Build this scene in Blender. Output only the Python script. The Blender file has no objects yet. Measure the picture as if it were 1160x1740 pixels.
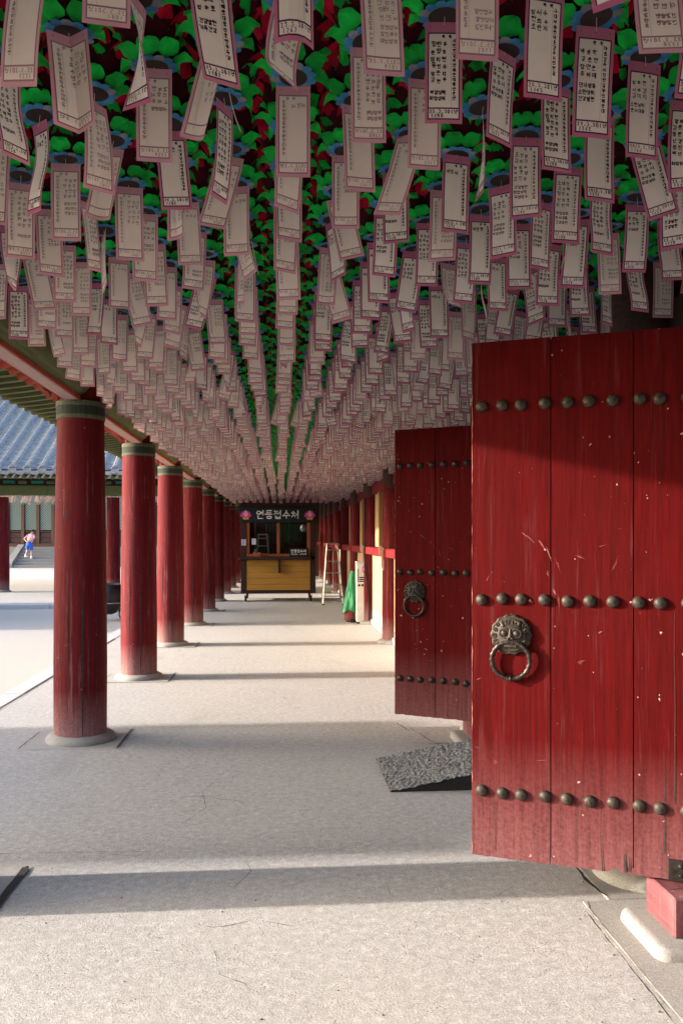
import bpy, bmesh, math, random
from mathutils import Vector, Matrix

# ------------------------------------------------------------------ camera, sky, sun, exposure
scene = bpy.context.scene
F, PSI, EYE = 1350.0, math.atan(105 / 1350.0), 1.55
cam_data = bpy.data.cameras.new("camera")
cam_data.sensor_fit = 'VERTICAL'
cam_data.sensor_height = 24.0
cam_data.lens = 24.0 * F / 1740.0
cam_data.shift_y = 45.0 / 1740.0
cam_data.clip_start, cam_data.clip_end = 0.05, 400.0
cam = bpy.data.objects.new("camera", cam_data)
scene.collection.objects.link(cam)
cam.location = (0, 0, EYE)
cam.rotation_euler = (math.radians(90), 0, -PSI)
scene.camera = cam

SUN_EL, SUN_AZ = math.radians(14.9), math.radians(270)      # azimuth clockwise from +Y: the sun stands over -X
world = bpy.data.worlds.new("World")
scene.world = world
world.use_nodes = True
wn = world.node_tree
for n in list(wn.nodes):
    wn.nodes.remove(n)
w_out = wn.nodes.new("ShaderNodeOutputWorld")
w_bg = wn.nodes.new("ShaderNodeBackground")
sky = wn.nodes.new("ShaderNodeTexSky")
sky.sky_type = 'NISHITA'
sky.sun_disc = False
sky.sun_elevation = SUN_EL
sky.sun_rotation = SUN_AZ
sky.dust_density = 5.0
sky.ozone_density = 2.2
w_bg.inputs["Strength"].default_value = 0.15
wn.links.new(sky.outputs["Color"], w_bg.inputs["Color"])
wn.links.new(w_bg.outputs[0], w_out.inputs["Surface"])

sun_data = bpy.data.lights.new("sun", 'SUN')
sun_data.energy = 2.15
sun_data.color = (1.0, 0.88, 0.79)
sun_data.angle = math.radians(0.9)
sun = bpy.data.objects.new("sun", sun_data)
scene.collection.objects.link(sun)
sun_dir = Vector((-math.cos(SUN_EL), 0.0, math.sin(SUN_EL)))
sun.rotation_euler = sun_dir.to_track_quat('Z', 'Y').to_euler()
sun.location = (-20, 6, 12)

vs = scene.view_settings
vs.view_transform = 'Standard'
vs.look = 'None'
vs.gamma = 1.0
vs.use_curve_mapping = False
vs.exposure = 2.5

# ------------------------------------------------------------------ helpers
rng = random.Random(7)
COL = scene.collection
PI = math.pi
R = math.radians
ORD = ("first second third fourth fifth sixth seventh eighth ninth tenth eleventh twelfth thirteenth fourteenth fifteenth sixteenth "
       "seventeenth eighteenth nineteenth twentieth").split()
_T = {2: "twenty", 3: "thirty", 4: "forty", 5: "fifty"}
def ordinal(i):
    if i < 20:
        return ORD[i]
    t, u = divmod(i + 1, 10)
    return {2: "twentieth", 3: "thirtieth", 4: "fortieth", 5: "fiftieth"}[t] if u == 0 else _T[t] + "-" + ORD[u - 1]


class MB:
    """collects faces of one mesh"""
    def __init__(self):
        self.v, self.f, self.m = [], [], []

    def add(self, verts, faces, mat=0):
        b = len(self.v)
        self.v.extend(verts)
        for fc in faces:
            self.f.append(tuple(b + i for i in fc))
            self.m.append(mat)
        return self

    def box(self, x0, x1, y0, y1, z0, z1, mat=0, c=0.0, rot=None, at=(0, 0, 0)):
        cx, cy, cz = (x0 + x1) / 2, (y0 + y1) / 2, (z0 + z1) / 2
        hx, hy, hz = (x1 - x0) / 2, (y1 - y0) / 2, (z1 - z0) / 2
        vs_, fs = [], []
        if c <= 0:
            vs_ = [(sx * hx, sy * hy, sz * hz) for sx in (-1, 1) for sy in (-1, 1) for sz in (-1, 1)]
            fs = [(0, 1, 3, 2), (4, 6, 7, 5), (0, 4, 5, 1), (2, 3, 7, 6), (0, 2, 6, 4), (1, 5, 7, 3)]
        else:
            c = min(c, hx * .9, hy * .9, hz * .9)
            idx = {}
            for sx in (-1, 1):
                for sy in (-1, 1):
                    for sz in (-1, 1):
                        for a in range(3):
                            p = [sx * (hx - c), sy * (hy - c), sz * (hz - c)]
                            p[a] = (sx * hx, sy * hy, sz * hz)[a]
                            idx[(sx, sy, sz, a)] = len(vs_)
                            vs_.append(tuple(p))
            S = (-1, 1)
            def key(a, sa, b, sb, d, sd, w):
                k = [0, 0, 0]
                k[a], k[b], k[d] = sa, sb, sd
                return idx[(k[0], k[1], k[2], w)]
            for a in range(3):
                b, d = (a + 1) % 3, (a + 2) % 3
                for s in S:
                    fs.append(tuple(key(a, s, b, p, d, q, a) for p, q in ((-1, -1), (1, -1), (1, 1), (-1, 1))))
            for a, b, d in ((0, 1, 2), (1, 2, 0), (0, 2, 1)):
                for sa in S:
                    for sb in S:
                        fs.append((key(a, sa, b, sb, d, -1, a), key(a, sa, b, sb, d, 1, a), key(a, sa, b, sb, d, 1, b), key(a, sa, b, sb, d, -1, b)))
            for sx in S:
                for sy in S:
                    for sz in S:
                        fs.append(tuple(idx[(sx, sy, sz, a)] for a in range(3)))
        M_ = rot if rot is not None else None
        out = []
        for p in vs_:
            q = Vector((p[0] + cx, p[1] + cy, p[2] + cz))
            if M_ is not None:
                q = M_ @ q
            out.append((q.x + at[0], q.y + at[1], q.z + at[2]))
        return self.add(out, fs, mat)

    def tube(self, path, rad, n=8, mat=0, caps=True, flat=1.0):
        path = [Vector(p) for p in path]
        L = len(path)
        rads = rad if isinstance(rad, (list, tuple)) else [rad] * L
        vs_, fs = [], []
        prev = None
        for i, p in enumerate(path):
            t = (path[min(i + 1, L - 1)] - path[max(i - 1, 0)]).normalized()
            if prev is None:
                up = Vector((0, 0, 1)) if abs(t.z) < .95 else Vector((0, 1, 0))
                u = t.cross(up).normalized()
            else:
                u = (prev - t * prev.dot(t)).normalized()
            prev = u
            w = t.cross(u)
            for k in range(n):
                a = 2 * PI * k / n
                q = p + (u * math.cos(a) + w * math.sin(a) * flat) * rads[i]
                vs_.append(tuple(q))
        for i in range(L - 1):
            for k in range(n):
                fs.append((i * n + k, i * n + (k + 1) % n, (i + 1) * n + (k + 1) % n, (i + 1) * n + k))
        if caps:
            fs.append(tuple(range(n - 1, -1, -1)))
            fs.append(tuple((L - 1) * n + k for k in range(n)))
        return self.add(vs_, fs, mat)

    def ring(self, c, R_, r, ax=(0, 0, 1), n=24, k=8, mat=0):
        ax = Vector(ax).normalized()
        up = Vector((0, 0, 1)) if abs(ax.z) < .9 else Vector((1, 0, 0))
        u = ax.cross(up).normalized()
        w = ax.cross(u)
        vs_, fs = [], []
        for i in range(n):
            a = 2 * PI * i / n
            d = u * math.cos(a) + w * math.sin(a)
            for j in range(k):
                b = 2 * PI * j / k
                vs_.append(tuple(Vector(c) + d * (R_ + r * math.cos(b)) + ax * r * math.sin(b)))
        for i in range(n):
            for j in range(k):
                fs.append((i * k + j, ((i + 1) % n) * k + j, ((i + 1) % n) * k + (j + 1) % k, i * k + (j + 1) % k))
        return self.add(vs_, fs, mat)

    def lathe(self, prof, n=24, c=(0, 0, 0), mat=0, ax='z', wob=None):
        vs_, fs = [], []
        for r, z in prof:
            for k in range(n):
                a = 2 * PI * k / n
                rr = r * (wob(a, z) if wob else 1.0)
                p = (rr * math.cos(a), rr * math.sin(a), z)
                if ax == 'y':
                    p = (p[0], -p[2], p[1])
                vs_.append((p[0] + c[0], p[1] + c[1], p[2] + c[2]))
        for i in range(len(prof) - 1):
            for k in range(n):
                fs.append((i * n + k, i * n + (k + 1) % n, (i + 1) * n + (k + 1) % n, (i + 1) * n + k))
        if prof[0][0] > 1e-6:
            fs.append(tuple(range(n - 1, -1, -1)))
        if prof[-1][0] > 1e-6:
            fs.append(tuple((len(prof) - 1) * n + k for k in range(n)))
        return self.add(vs_, fs, mat)

    def grid(self, fn, nu, nv, mat=0, wrap=False):
        vs_ = [tuple(fn(i / nu, j / nv)) for i in range(nu + 1) for j in range(nv + 1)]
        fs = [(i * (nv + 1) + j, (i + 1) * (nv + 1) + j, (i + 1) * (nv + 1) + j + 1, i * (nv + 1) + j + 1) for i in range(nu) for j in range(nv)]
        return self.add(vs_, fs, mat)

    def prism(self, outline, axis, a0, a1, mat=0):
        """outline: 2D points; axis: 0,1,2 extruded from a0 to a1"""
        def P(p, a):
            q = list(p)
            q.insert(axis, a)
            return tuple(q)
        n = len(outline)
        vs_ = [P(p, a0) for p in outline] + [P(p, a1) for p in outline]
        fs = [tuple(range(n)), tuple(range(2 * n - 1, n - 1, -1))] + [(i, (i + 1) % n, n + (i + 1) % n, n + i) for i in range(n)]
        return self.add(vs_, fs, mat)

    def dome(self, c, r, h, d, n=10, rings=4, mat=0):
        """a low dome whose top points along -Y (on a door leaf)"""
        prof = [(r * math.cos(t * PI / 2 / rings), h * math.sin(t * PI / 2 / rings)) for t in range(rings)] + [(0.0005, h)]
        return self.lathe(prof, n, c, mat, ax='y')

    def mesh(self, name, mats, smooth=None, recalc=True):
        me = bpy.data.meshes.new(name)
        me.from_pydata(self.v, [], self.f)
        for m in (mats if isinstance(mats, (list, tuple)) else [mats]):
            me.materials.append(m)
        if any(self.m):
            me.polygons.foreach_set("material_index", self.m)
        if recalc:
            bm = bmesh.new()
            bm.from_mesh(me)
            bmesh.ops.recalc_face_normals(bm, faces=bm.faces)
            bm.to_mesh(me)
            bm.free()
        if smooth:
            me.polygons.foreach_set("use_smooth", [True] * len(me.polygons))
            if smooth < 179:
                me.set_sharp_from_angle(angle=R(smooth))
        me.update()
        return me

    def build(self, name, mats, parent=None, smooth=None, recalc=True, loc=None, rz=None):
        return link(name, self.mesh(name, mats, smooth, recalc), parent, loc, rz)


def link(name, me, parent=None, loc=None, rz=None):
    o = bpy.data.objects.new(name, me)
    COL.objects.link(o)
    if parent is not None:
        o.parent = parent
    if loc is not None:
        o.location = loc
    if rz is not None:
        o.rotation_euler = (0, 0, rz)
    return o

def tag(o, label, cat, group=None):
    o["label"], o["category"], o["kind"] = label, cat, "thing"
    if group:
        o["group"] = group
    return o

def thing(name, label, cat, loc=(0, 0, 0), rz=0.0, group=None):
    o = bpy.data.objects.new(name, None)
    o.empty_display_size = .2
    COL.objects.link(o)
    o.location = loc
    o.rotation_euler = (0, 0, rz)
    return tag(o, label, cat, group)

def struct(o):
    o["kind"] = "structure"
    return o

def stuff(o):
    o["kind"] = "stuff"
    return o

# ------------------------------------------------------------------ materials
class NT:
    def __init__(self, name):
        self.mat = bpy.data.materials.new(name)
        self.mat.use_nodes = True
        self.t = self.mat.node_tree
        for n in list(self.t.nodes):
            self.t.nodes.remove(n)
        self.out = self.t.nodes.new("ShaderNodeOutputMaterial")

    def n(self, typ, ins=None, **props):
        nd = self.t.nodes.new("ShaderNode" + typ)
        for k, v in props.items():
            setattr(nd, k, v)
        for k, v in (ins or {}).items():
            s = nd.inputs[k]
            if isinstance(v, bpy.types.NodeSocket):
                self.t.links.new(v, s)
            else:
                s.default_value = v
        return nd

    def mul(self, a, b, op='MULTIPLY', clamp=False):
        return self.n("Math", {0: a, 1: b}, operation=op, use_clamp=clamp).outputs[0]

    def ramp(self, fac, lo, hi, a=0.0, b=1.0):
        return self.n("MapRange", {0: fac, 1: lo, 2: hi, 3: a, 4: b}).outputs[0]

    def mix(self, fac, a, b, blend='MIX'):
        nd = self.n("Mix", None, data_type='RGBA', blend_type=blend)
        for key, v in ((0, fac), (6, a), (7, b)):
            s = nd.inputs[key]
            if isinstance(v, bpy.types.NodeSocket):
                self.t.links.new(v, s)
            else:
                s.default_value = v if key == 0 else (*v[:3], 1)
        return nd.outputs[2]

    def noise(self, co, scale, detail=4, rough=.55, dist=0.0):
        return self.n("TexNoise", {"Vector": co, "Scale": scale, "Detail": detail, "Roughness": rough, "Distortion": dist}).outputs["Fac"]

    def coords(self, scale=(1, 1, 1), random_shift=True, src="Object"):
        co = self.n("TexCoord").outputs[src]
        if random_shift:
            rnd = self.n("ObjectInfo").outputs["Random"]
            sh = self.n("VectorMath", {0: (37.0, 19.0, 11.0)}, operation='SCALE')
            self.t.links.new(rnd, sh.inputs["Scale"])
            co2 = self.n("VectorMath", {0: co, 1: sh.outputs[0]}, operation='ADD').outputs[0]
        else:
            co2 = co
        return self.n("Mapping", {"Vector": co2, "Scale": scale}).outputs[0]

    def finish(self, col, rough=.8, bump=None, bdist=.005, bstr=.5, spec=.3, metal=0.0, **kw):
        ins = {"Base Color": col if isinstance(col, bpy.types.NodeSocket) else (*col[:3], 1), "Roughness": rough, "Specular IOR Level": spec, "Metallic": metal}
        ins.update(kw)
        p = self.n("BsdfPrincipled", ins)
        if bump is not None:
            b = self.n("Bump", {"Height": bump, "Distance": bdist, "Strength": bstr})
            self.t.links.new(b.outputs[0], p.inputs["Normal"])
        self.t.links.new(p.outputs[0], self.out.inputs[0])
        return self.mat


def plain(name, col, rough=.8, var=.25, scale=14, spec=.25, metal=0.0, bump=0.0, **kw):
    t = NT(name)
    co = t.coords()
    n1 = t.noise(co, scale, 5)
    dark = tuple(c * (1 - var) for c in col)
    lite = tuple(min(1, c * (1 + var)) for c in col)
    c = t.mix(t.ramp(n1, .3, .7), dark, lite)
    return t.finish(c, rough, n1 if bump else None, .004, bump, spec, metal, **kw)


def painted_wood(name, col, fade=None, dust=(.42, .27, .25), axis='z', grain=.32, specks=.5, rough=.72, streak=None, spec=.14, palew=.14, chips=0.0):
    """old oil paint on wood: long grain, patchy sun wear, pale specks, dusty foot. fade = (z where the dust ends, strength)"""
    t = NT(name)
    sc = {'z': (1, 1, .045), 'x': (.045, 1, 1), 'y': (1, .045, 1)}[axis]
    g = t.noise(t.coords(sc), 55, 6, .6, .4)
    g2 = t.noise(t.coords(sc), 170, 3, .6)
    big = t.noise(t.coords((1, 1, .5)), 3.2, 5, .6)
    fine = t.noise(t.coords(), 70, 3, .7)
    gg = t.mul(t.mul(g, .65), t.mul(g2, .35), 'ADD')
    c = t.mix(t.ramp(gg, .3, .7), tuple(x * (1 - grain) for x in col), tuple(min(1, x * (1 + grain)) for x in col))
    pale = tuple(min(1, x * (1 - palew) + d * palew) for x, d in zip(col, dust))
    c = t.mix(t.mul(t.ramp(big, .45, .75), .55), c, pale)
    if streak:
        st = t.noise(t.coords((1, 1, .02)), 22, 4, .7)
        c = t.mix(t.mul(t.ramp(st, .55, .72), .6), c, streak)
    if chips:
        ch = t.noise(t.coords((1, 1, .035)), 30, 5, .75)
        c = t.mix(t.mul(t.mul(t.ramp(ch, .57, .64), t.ramp(big, .36, .55)), chips, clamp=True), c, tuple(min(1, x * .6 + d * .5) for x, d in zip(col, dust)))
    if specks:
        sp = t.noise(t.coords(), 38, 2, .5)
        c = t.mix(t.mul(t.ramp(sp, .735, .765), specks), c, (.62, .48, .44))
    if fade:
        z = t.n("SeparateXYZ", {0: t.n("TexCoord").outputs["Object"]}).outputs[2]
        f = t.ramp(z, fade[0], 0.0, 0.0, 1.0)
        f = t.mul(f, t.ramp(t.mul(t.mul(gg, .5), t.mul(fine, .5), 'ADD'), .32, .62, .25, 1.25), clamp=True)
        c = t.mix(t.mul(f, fade[1]), c, dust)
    return t.finish(c, t.ramp(big, .2, .8, rough - .08, rough + .15), gg, .006, .38, spec)

RED = (.34, .028, .032)
M = {}
M['column_red'] = painted_wood("column_red_paint", (.104, .0055, .0085), palew=.06, chips=.6, grain=.5, specks=.2, fade=(.40, .75), dust=(.33, .21, .20), streak=(.055, .003, .005))
M['door_red'] = painted_wood("door_red_paint", (.066, .0019, .0022), palew=.03, spec=.07, chips=.2, grain=.46, fade=(.50, .50), dust=(.25, .125, .13), specks=.6)
M['red_wood'] = painted_wood("rail_red_paint", (.15, .009, .011), axis='y', specks=.3)
M['red_post'] = painted_wood("post_red_paint", (.065, .0025, .004), fade=(.4, .8), specks=.3)
M['block_red'] = painted_wood("block_red_paint", (.15, .052, .058), palew=.75, chips=.6, axis='y', specks=.5, dust=(.42, .27, .26))
M['edge_red'] = painted_wood("edge_red_paint", (.34, .065, .04), axis='y', specks=.3, dust=(.5, .33, .28))
M['bare_pink'] = painted_wood("worn_pinkish_wood", (.48, .33, .28), axis='y', specks=.0, grain=.25, streak=(.40, .16, .12))
M['beam_green'] = painted_wood("beam_green_paint", (.115, .135, .055), axis='y', grain=.5, dust=(.19, .17, .09), specks=.15, streak=(.035, .10, .055))
M['olive'] = painted_wood("olive_paint", (.10, .115, .045), axis='x', grain=.5, dust=(.20, .19, .08), specks=.0, streak=(.045, .10, .04))
M['band_green'] = painted_wood("band_green_paint", (.085, .093, .058), grain=.4, dust=(.24, .25, .15), specks=.2, streak=(.08, .11, .06))
M['band_dark'] = painted_wood("band_dark_green_paint", (.032, .038, .028), grain=.4, dust=(.11, .12, .08), specks=.2)
M['teal'] = plain("teal_paint", (.03, .22, .18), .7, .3, 20)
M['blue_paint'] = plain("blue_paint", (.05, .09, .24), .7, .3, 20)
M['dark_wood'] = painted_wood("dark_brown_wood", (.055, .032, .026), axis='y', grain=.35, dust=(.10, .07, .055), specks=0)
M['booth_dark'] = painted_wood("booth_dark_stain", (.045, .022, .020), axis='x', grain=.35, dust=(.09, .05, .04), specks=0)
M['booth_yellow'] = painted_wood("booth_yellow_stain", (.42, .22, .045), axis='x', grain=.22, dust=(.42, .26, .09), specks=0, rough=.5)
M['booth_orange'] = painted_wood("booth_orange_wood", (.30, .085, .035), axis='z', grain=.25, dust=(.36, .15, .08), specks=0, rough=.5)
M['cream'] = None
M['yellow_post'] = painted_wood("yellow_post_paint", (.33, .19, .07), grain=.15, dust=(.70, .50, .28), specks=.2)
M['green_shutter'] = painted_wood("grey_green_shutter", (.22, .23, .13), grain=.45, dust=(.34, .32, .22), specks=.1, streak=(.09, .13, .06))
M['iron'] = plain("blackened_iron", (.030, .025, .021), .5, .45, 60, .5, .6, .25)
M['bronze'] = plain("dark_bronze", (.042, .033, .025), .55, .5, 45, .4, .35, .25)
M['bronze_dark'] = plain("ring_iron", (.045, .036, .030), .42, .5, 45, .5, .7, .3)
M['hook'] = plain("pale_worn_hook", (.50, .33, .28), .6, .2, 30)
M['alu'] = plain("dull_aluminium", (.32, .32, .32), .42, .15, 30, .5, .7)
M['black'] = plain("black_paint", (.012, .012, .014), .6, .2, 30)
M['rubber'] = plain("black_rubber", (.02, .02, .02), .8, .2, 30)
M['white_metal'] = plain("white_enamel", (.62, .62, .60), .5, .08, 12, .3)
M['white_print'] = plain("white_lettering", (.80, .80, .78), .7, .02, 10)
M['pink_print'] = plain("pink_emblem", (.62, .06, .28), .7, .1, 40)
M['pink_light'] = plain("pale_pink_emblem", (.78, .33, .50), .7, .1, 40)
M['gold_print'] = plain("gold_emblem", (.60, .34, .05), .7, .1, 40)
M['sign_navy'] = plain("dark_navy_banner", (.010, .017, .024), .7, .2, 20)
M['notice'] = plain("pale_notice_paper", (.55, .56, .68), .8, .08, 60)
M['green_tarp'] = plain("green_tarpaulin", (.03, .30, .12), .45, .25, 8, .4)
M['rust'] = plain("rusty_red_bundle", (.20, .055, .05), .8, .4, 25)
M['cable'] = plain("black_cable", (.02, .018, .018), .6, .1, 20)
M['skin'] = plain("skin", (.50, .27, .19), .6, .06, 20)
M['hair'] = plain("dark_hair", (.02, .015, .013), .6, .1, 30)
M['shirt'] = plain("pink_cotton_shirt", (.74, .42, .45), .9, .06, 15)
M['shorts'] = plain("blue_cotton_shorts", (.035, .12, .52), .9, .1, 15)
M['sock'] = plain("white_sock", (.75, .75, .74), .9, .04, 15)
M['shoe'] = plain("white_shoe", (.70, .70, .69), .7, .06, 15)
M['ink_pot'] = plain("black_cast_iron", (.018, .018, .020), .42, .3, 30, .5, .4)
M['teal_post'] = painted_wood("hall_post_paint", (.16, .085, .06), grain=.3, dust=(.20, .14, .11), specks=0)
M['hall_panel'] = painted_wood("hall_panel_paint", (.12, .065, .055), axis='x', grain=.3, dust=(.2, .14, .12), specks=0)


def stone(name, col, speck=.35, scale=230, bump=.5, stain=.18):
    t = NT(name)
    co = t.coords()
    big = t.noise(co, 1.7, 5, .6)
    n1 = t.noise(co, scale, 3, .7)
    n2 = t.noise(co, scale * .32, 4, .6)
    c = t.mix(t.ramp(n1, .32, .68), tuple(x * (1 - speck) for x in col), tuple(min(1, x * (1 + speck)) for x in col))
    c = t.mix(t.mul(t.ramp(big, .35, .7), stain), c, tuple(x * .55 for x in col))
    h = t.mul(t.mul(n1, .5), t.mul(n2, .5), 'ADD')
    return t.finish(c, .88, h, .006, bump, .2)

M['granite'] = stone("grey_granite", (.30, .29, .27), .38, 210)
M['granite_pale'] = stone("pale_granite", (.25, .243, .232), .3, 200)
M['pad_stone'] = stone("flagstone", (.36, .35, .335), .25, 230)
M['kerb_stone'] = stone("kerb_granite", (.44, .445, .45), .22, 200)
M['joint'] = plain("dark_joint", (.035, .033, .031), .95, .4, 40)
M['mortar'] = stone("pale_mortar", (.40, .36, .33), .3, 300)


def concrete():
    t = NT("trodden_concrete")
    co = t.coords(random_shift=False)
    big = t.noise(co, .55, 5, .6)
    mid = t.noise(co, 6.0, 5, .65)
    fine = t.noise(co, 260, 2, .7)
    grit = t.noise(co, 120, 3, .7)
    vor = t.n("TexVoronoi", {"Vector": co, "Scale": 75.0, "Randomness": 1.0}, feature='F1').outputs["Distance"]
    pit = t.mul(t.ramp(vor, .30, .10), t.ramp(t.noise(co, 9, 3), .50, .66), clamp=True)
    c = t.mix(t.ramp(t.mul(t.mul(fine, .45), t.mul(grit, .55), 'ADD'), .38, .62), (.21, .205, .20), (.585, .577, .568))
    c = t.mix(t.mul(t.ramp(mid, .35, .7), .40), c, (.325, .318, .31))
    mott = t.noise(co, 27.0, 4, .7)
    c = t.mix(t.mul(t.ramp(mott, .50, .66), .55), c, (.25, .24, .228))
    c = t.mix(t.mul(t.ramp(mott, .46, .32), .40), c, (.68, .67, .655))
    c = t.mix(t.mul(t.ramp(big, .35, .68), .30), c, (.48, .452, .42))
    st = t.noise(t.coords((1, .5, 1), False), 1.15, 6, .68, .6)
    c = t.mix(t.mul(t.ramp(st, .56, .70), .42), c, (.27, .262, .25))
    c = t.mix(t.mul(pit, .85), c, (.08, .076, .07))
    v2 = t.n("TexVoronoi", {"Vector": co, "Scale": 170.0, "Randomness": 1.0}, feature='F1').outputs["Distance"]
    dot = t.mul(t.ramp(v2, .22, .12), t.ramp(t.noise(co, 31, 3), .48, .56), clamp=True)
    c = t.mix(t.mul(dot, .75), c, (.13, .125, .118))
    h = t.mul(t.mul(t.mul(fine, .28), t.mul(grit, .62), 'ADD'), t.mul(pit, .5), 'SUBTRACT')
    h = t.mul(h, t.mul(mid, .5), 'ADD')
    return t.finish(c, .93, h, .006, .5, .1)

def courtyard_soil():
    t = NT("raked_sandy_soil")
    co = t.coords(random_shift=False)
    big = t.noise(co, .35, 5, .6)
    fine = t.noise(co, 70, 4, .7)
    c = t.mix(t.ramp(fine, .3, .7), (.33, .315, .29), (.46, .445, .42))
    c = t.mix(t.mul(t.ramp(big, .35, .7), .5), c, (.45, .40, .35))
    return t.finish(c, .95, fine, .02, .4, .1)

M['concrete'] = concrete()
M['soil'] = courtyard_soil()

def plaster():
    t = NT("cream_plaster")
    z = t.n("SeparateXYZ", {0: t.n("TexCoord").outputs["Object"]}).outputs[2]
    n1 = t.noise(t.coords(), 3.5, 5, .6)
    n2 = t.noise(t.coords(), 60, 3)
    c = t.mix(t.ramp(n1, .3, .7), (.34, .235, .13), (.40, .29, .175))
    base = t.ramp(t.mul(z, t.mul(n1, .09), 'ADD'), .33, .29)
    c = t.mix(base, c, (.40, .37, .33))
    return t.finish(c, .85, n2, .003, .3, .2)
M['cream'] = plaster()

def paper(name, front, back, trans=.47):
    """thin printed paper: the two faces carry different print, light comes through"""
    t = NT(name)
    n1 = t.noise(t.coords(), 30, 4)
    side = t.n("NewGeometry").outputs["Backfacing"]
    c = t.mix(side, front, back)
    c = t.mix(t.mul(t.ramp(n1, .3, .7), .16), c, (.40, .33, .28))
    rnd = t.n("Math", {0: t.mul(t.n("ObjectInfo").outputs["Random"], t.n("NewGeometry").outputs["Random Per Island"], 'ADD')}, operation='FRACT').outputs[0]
    c = t.mix(t.ramp(rnd, 0, 1, 0, .28), c, tuple(.62 * q for q in front))
    d = t.n("BsdfDiffuse", {"Color": c})
    tr = t.n("BsdfTranslucent", {"Color": (*[1.05 * (a + b) / 2 for a, b in zip(front, back)], 1)})
    mx = t.n("MixShader", {0: trans, 1: d.outputs[0], 2: tr.outputs[0]})
    t.t.links.new(mx.outputs[0], t.out.inputs[0])
    return t.mat

M['tag_paper'] = paper("tag_paper", (.88, .84, .775), (.84, .745, .68), .44)
M['tag_pink'] = paper("tag_pink_border", (.50, .115, .255), (.70, .43, .485))
M['tag_line'] = paper("tag_purple_line", (.060, .014, .052), (.33, .20, .225), .1)
M['tag_ink'] = paper("tag_ink", (.018, .015, .018), (.018, .015, .018), 0)
M['tag_back_ink'] = paper("tag_back_ink", (.34, .27, .255), (.34, .27, .255), .25)
M['string'] = plain("pale_cotton_string", (.60, .50, .42), .9, .1, 30)

def petal(name, col, vein=.35, trans=.12, rough=.55):
    t = NT(name)
    co = t.coords((1, 1, 1))
    n1 = t.noise(co, 22, 4)
    n2 = t.noise(t.coords((1, 6, 6)), 40, 3)
    c = t.mix(t.ramp(n1, .3, .7), tuple(x * (1 - vein) for x in col), tuple(min(1, x * (1 + vein)) for x in col))
    c = t.mix(t.mul(t.ramp(n2, .4, .7), .3), c, tuple(x * .6 for x in col))
    rnd = t.n("ObjectInfo").outputs["Random"]
    c = t.mix(t.ramp(rnd, 0, 1, 0, .75), c, tuple(x * .42 for x in col))
    p = t.n("BsdfPrincipled", {"Base Color": c, "Roughness": .75, "Specular IOR Level": .15})
    tr = t.n("BsdfTranslucent", {"Color": c})
    mx = t.n("MixShader", {0: trans, 1: p.outputs[0], 2: tr.outputs[0]})
    t.t.links.new(mx.outputs[0], t.out.inputs[0])
    return t.mat
M['leaf'] = petal("green_lantern_paper", (.003, .42, .05))
M['petal'] = petal("crimson_lantern_paper", (.46, .004, .035))
M['rim'] = petal("blue_lantern_paper", (.045, .21, .40), .3)
M['rim_grey'] = petal("grey_lantern_paper", (.20, .23, .28), .15)
M['hollow'] = plain("lantern_hollow", (.022, .014, .013), .9, .2, 20)
M['body'] = petal("dark_crimson_body", (.055, .003, .009), .3, .05, .8)

M['roof_tile'] = plain("grey_roof_tile", (.25, .25, .25), .55, .22, 9, .35, 0, .2)
M['roof_pan'] = plain("grey_pan_tile", (.22, .245, .27), .65, .3, 9, .3, 0, .2)

def lattice():
    t = NT("fine_lattice_over_paper")
    co = t.n("TexCoord").outputs["Object"]
    x, _, z = t.n("SeparateXYZ", {0: co}).outputs
    def wave(a, b):
        s = t.mul(t.mul(x, a), t.mul(z, b), 'ADD')
        fr = t.n("Math", {0: s}, operation='FRACT').outputs[0]
        return t.ramp(fr, .22, .24, 1.0, 0.0)
    w = t.mul(wave(7.0, 7.0), wave(7.0, -7.0), 'MAXIMUM')
    c = t.mix(w, (.30, .33, .27), (.07, .12, .10))
    return t.finish(c, .85, w, .02, .3)
M['lattice'] = lattice()

def glass(name):
    t = NT(name)
    g = t.n("BsdfGlossy", {"Color": (1, 1, 1, 1), "Roughness": .02})
    tr = t.n("BsdfTransparent", {"Color": (.86, .90, .88, 1)})
    fr = t.n("Fresnel", {"IOR": 1.5})
    mx = t.n("MixShader", {0: fr.outputs[0], 1: tr.outputs[0], 2: g.outputs[0]})
    t.t.links.new(mx.outputs[0], t.out.inputs[0])
    return t.mat
M['glass'] = glass("booth_glass")

def ramp_stone():
    t = NT("chiselled_ramp_stone")
    co = t.coords((1, 1, 1), False)
    v = t.n("TexVoronoi", {"Vector": t.coords((1, .55, 1), False), "Scale": 62.0}, feature='F1').outputs["Distance"]
    n1 = t.noise(co, 75, 3, .7, 1.2)
    h = t.mul(t.mul(v, .6), t.mul(n1, .8), 'ADD')
    c = t.mix(t.ramp(h, .52, .82), (.27, .275, .28), (.085, .088, .092))
    return t.finish(c, .8, h, .03, -.9, .3)
M['reflection_green'] = plain('green_reflection_stripe', (.012, .085, .04), .5, .5, 6)  # colour of the stripes that replace reflections in the booth glass
M['ramp'] = ramp_stone()
M['ramp_side'] = plain("black_ramp_side", (.016, .016, .017), .85, .3, 30)

# ------------------------------------------------------------------ ground, corridor floor, kerb
XL, XR, Y0, BAY = -1.56, 1.66, 3.55, 2.72
def ycol(k):
    return Y0 + BAY * k

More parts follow.
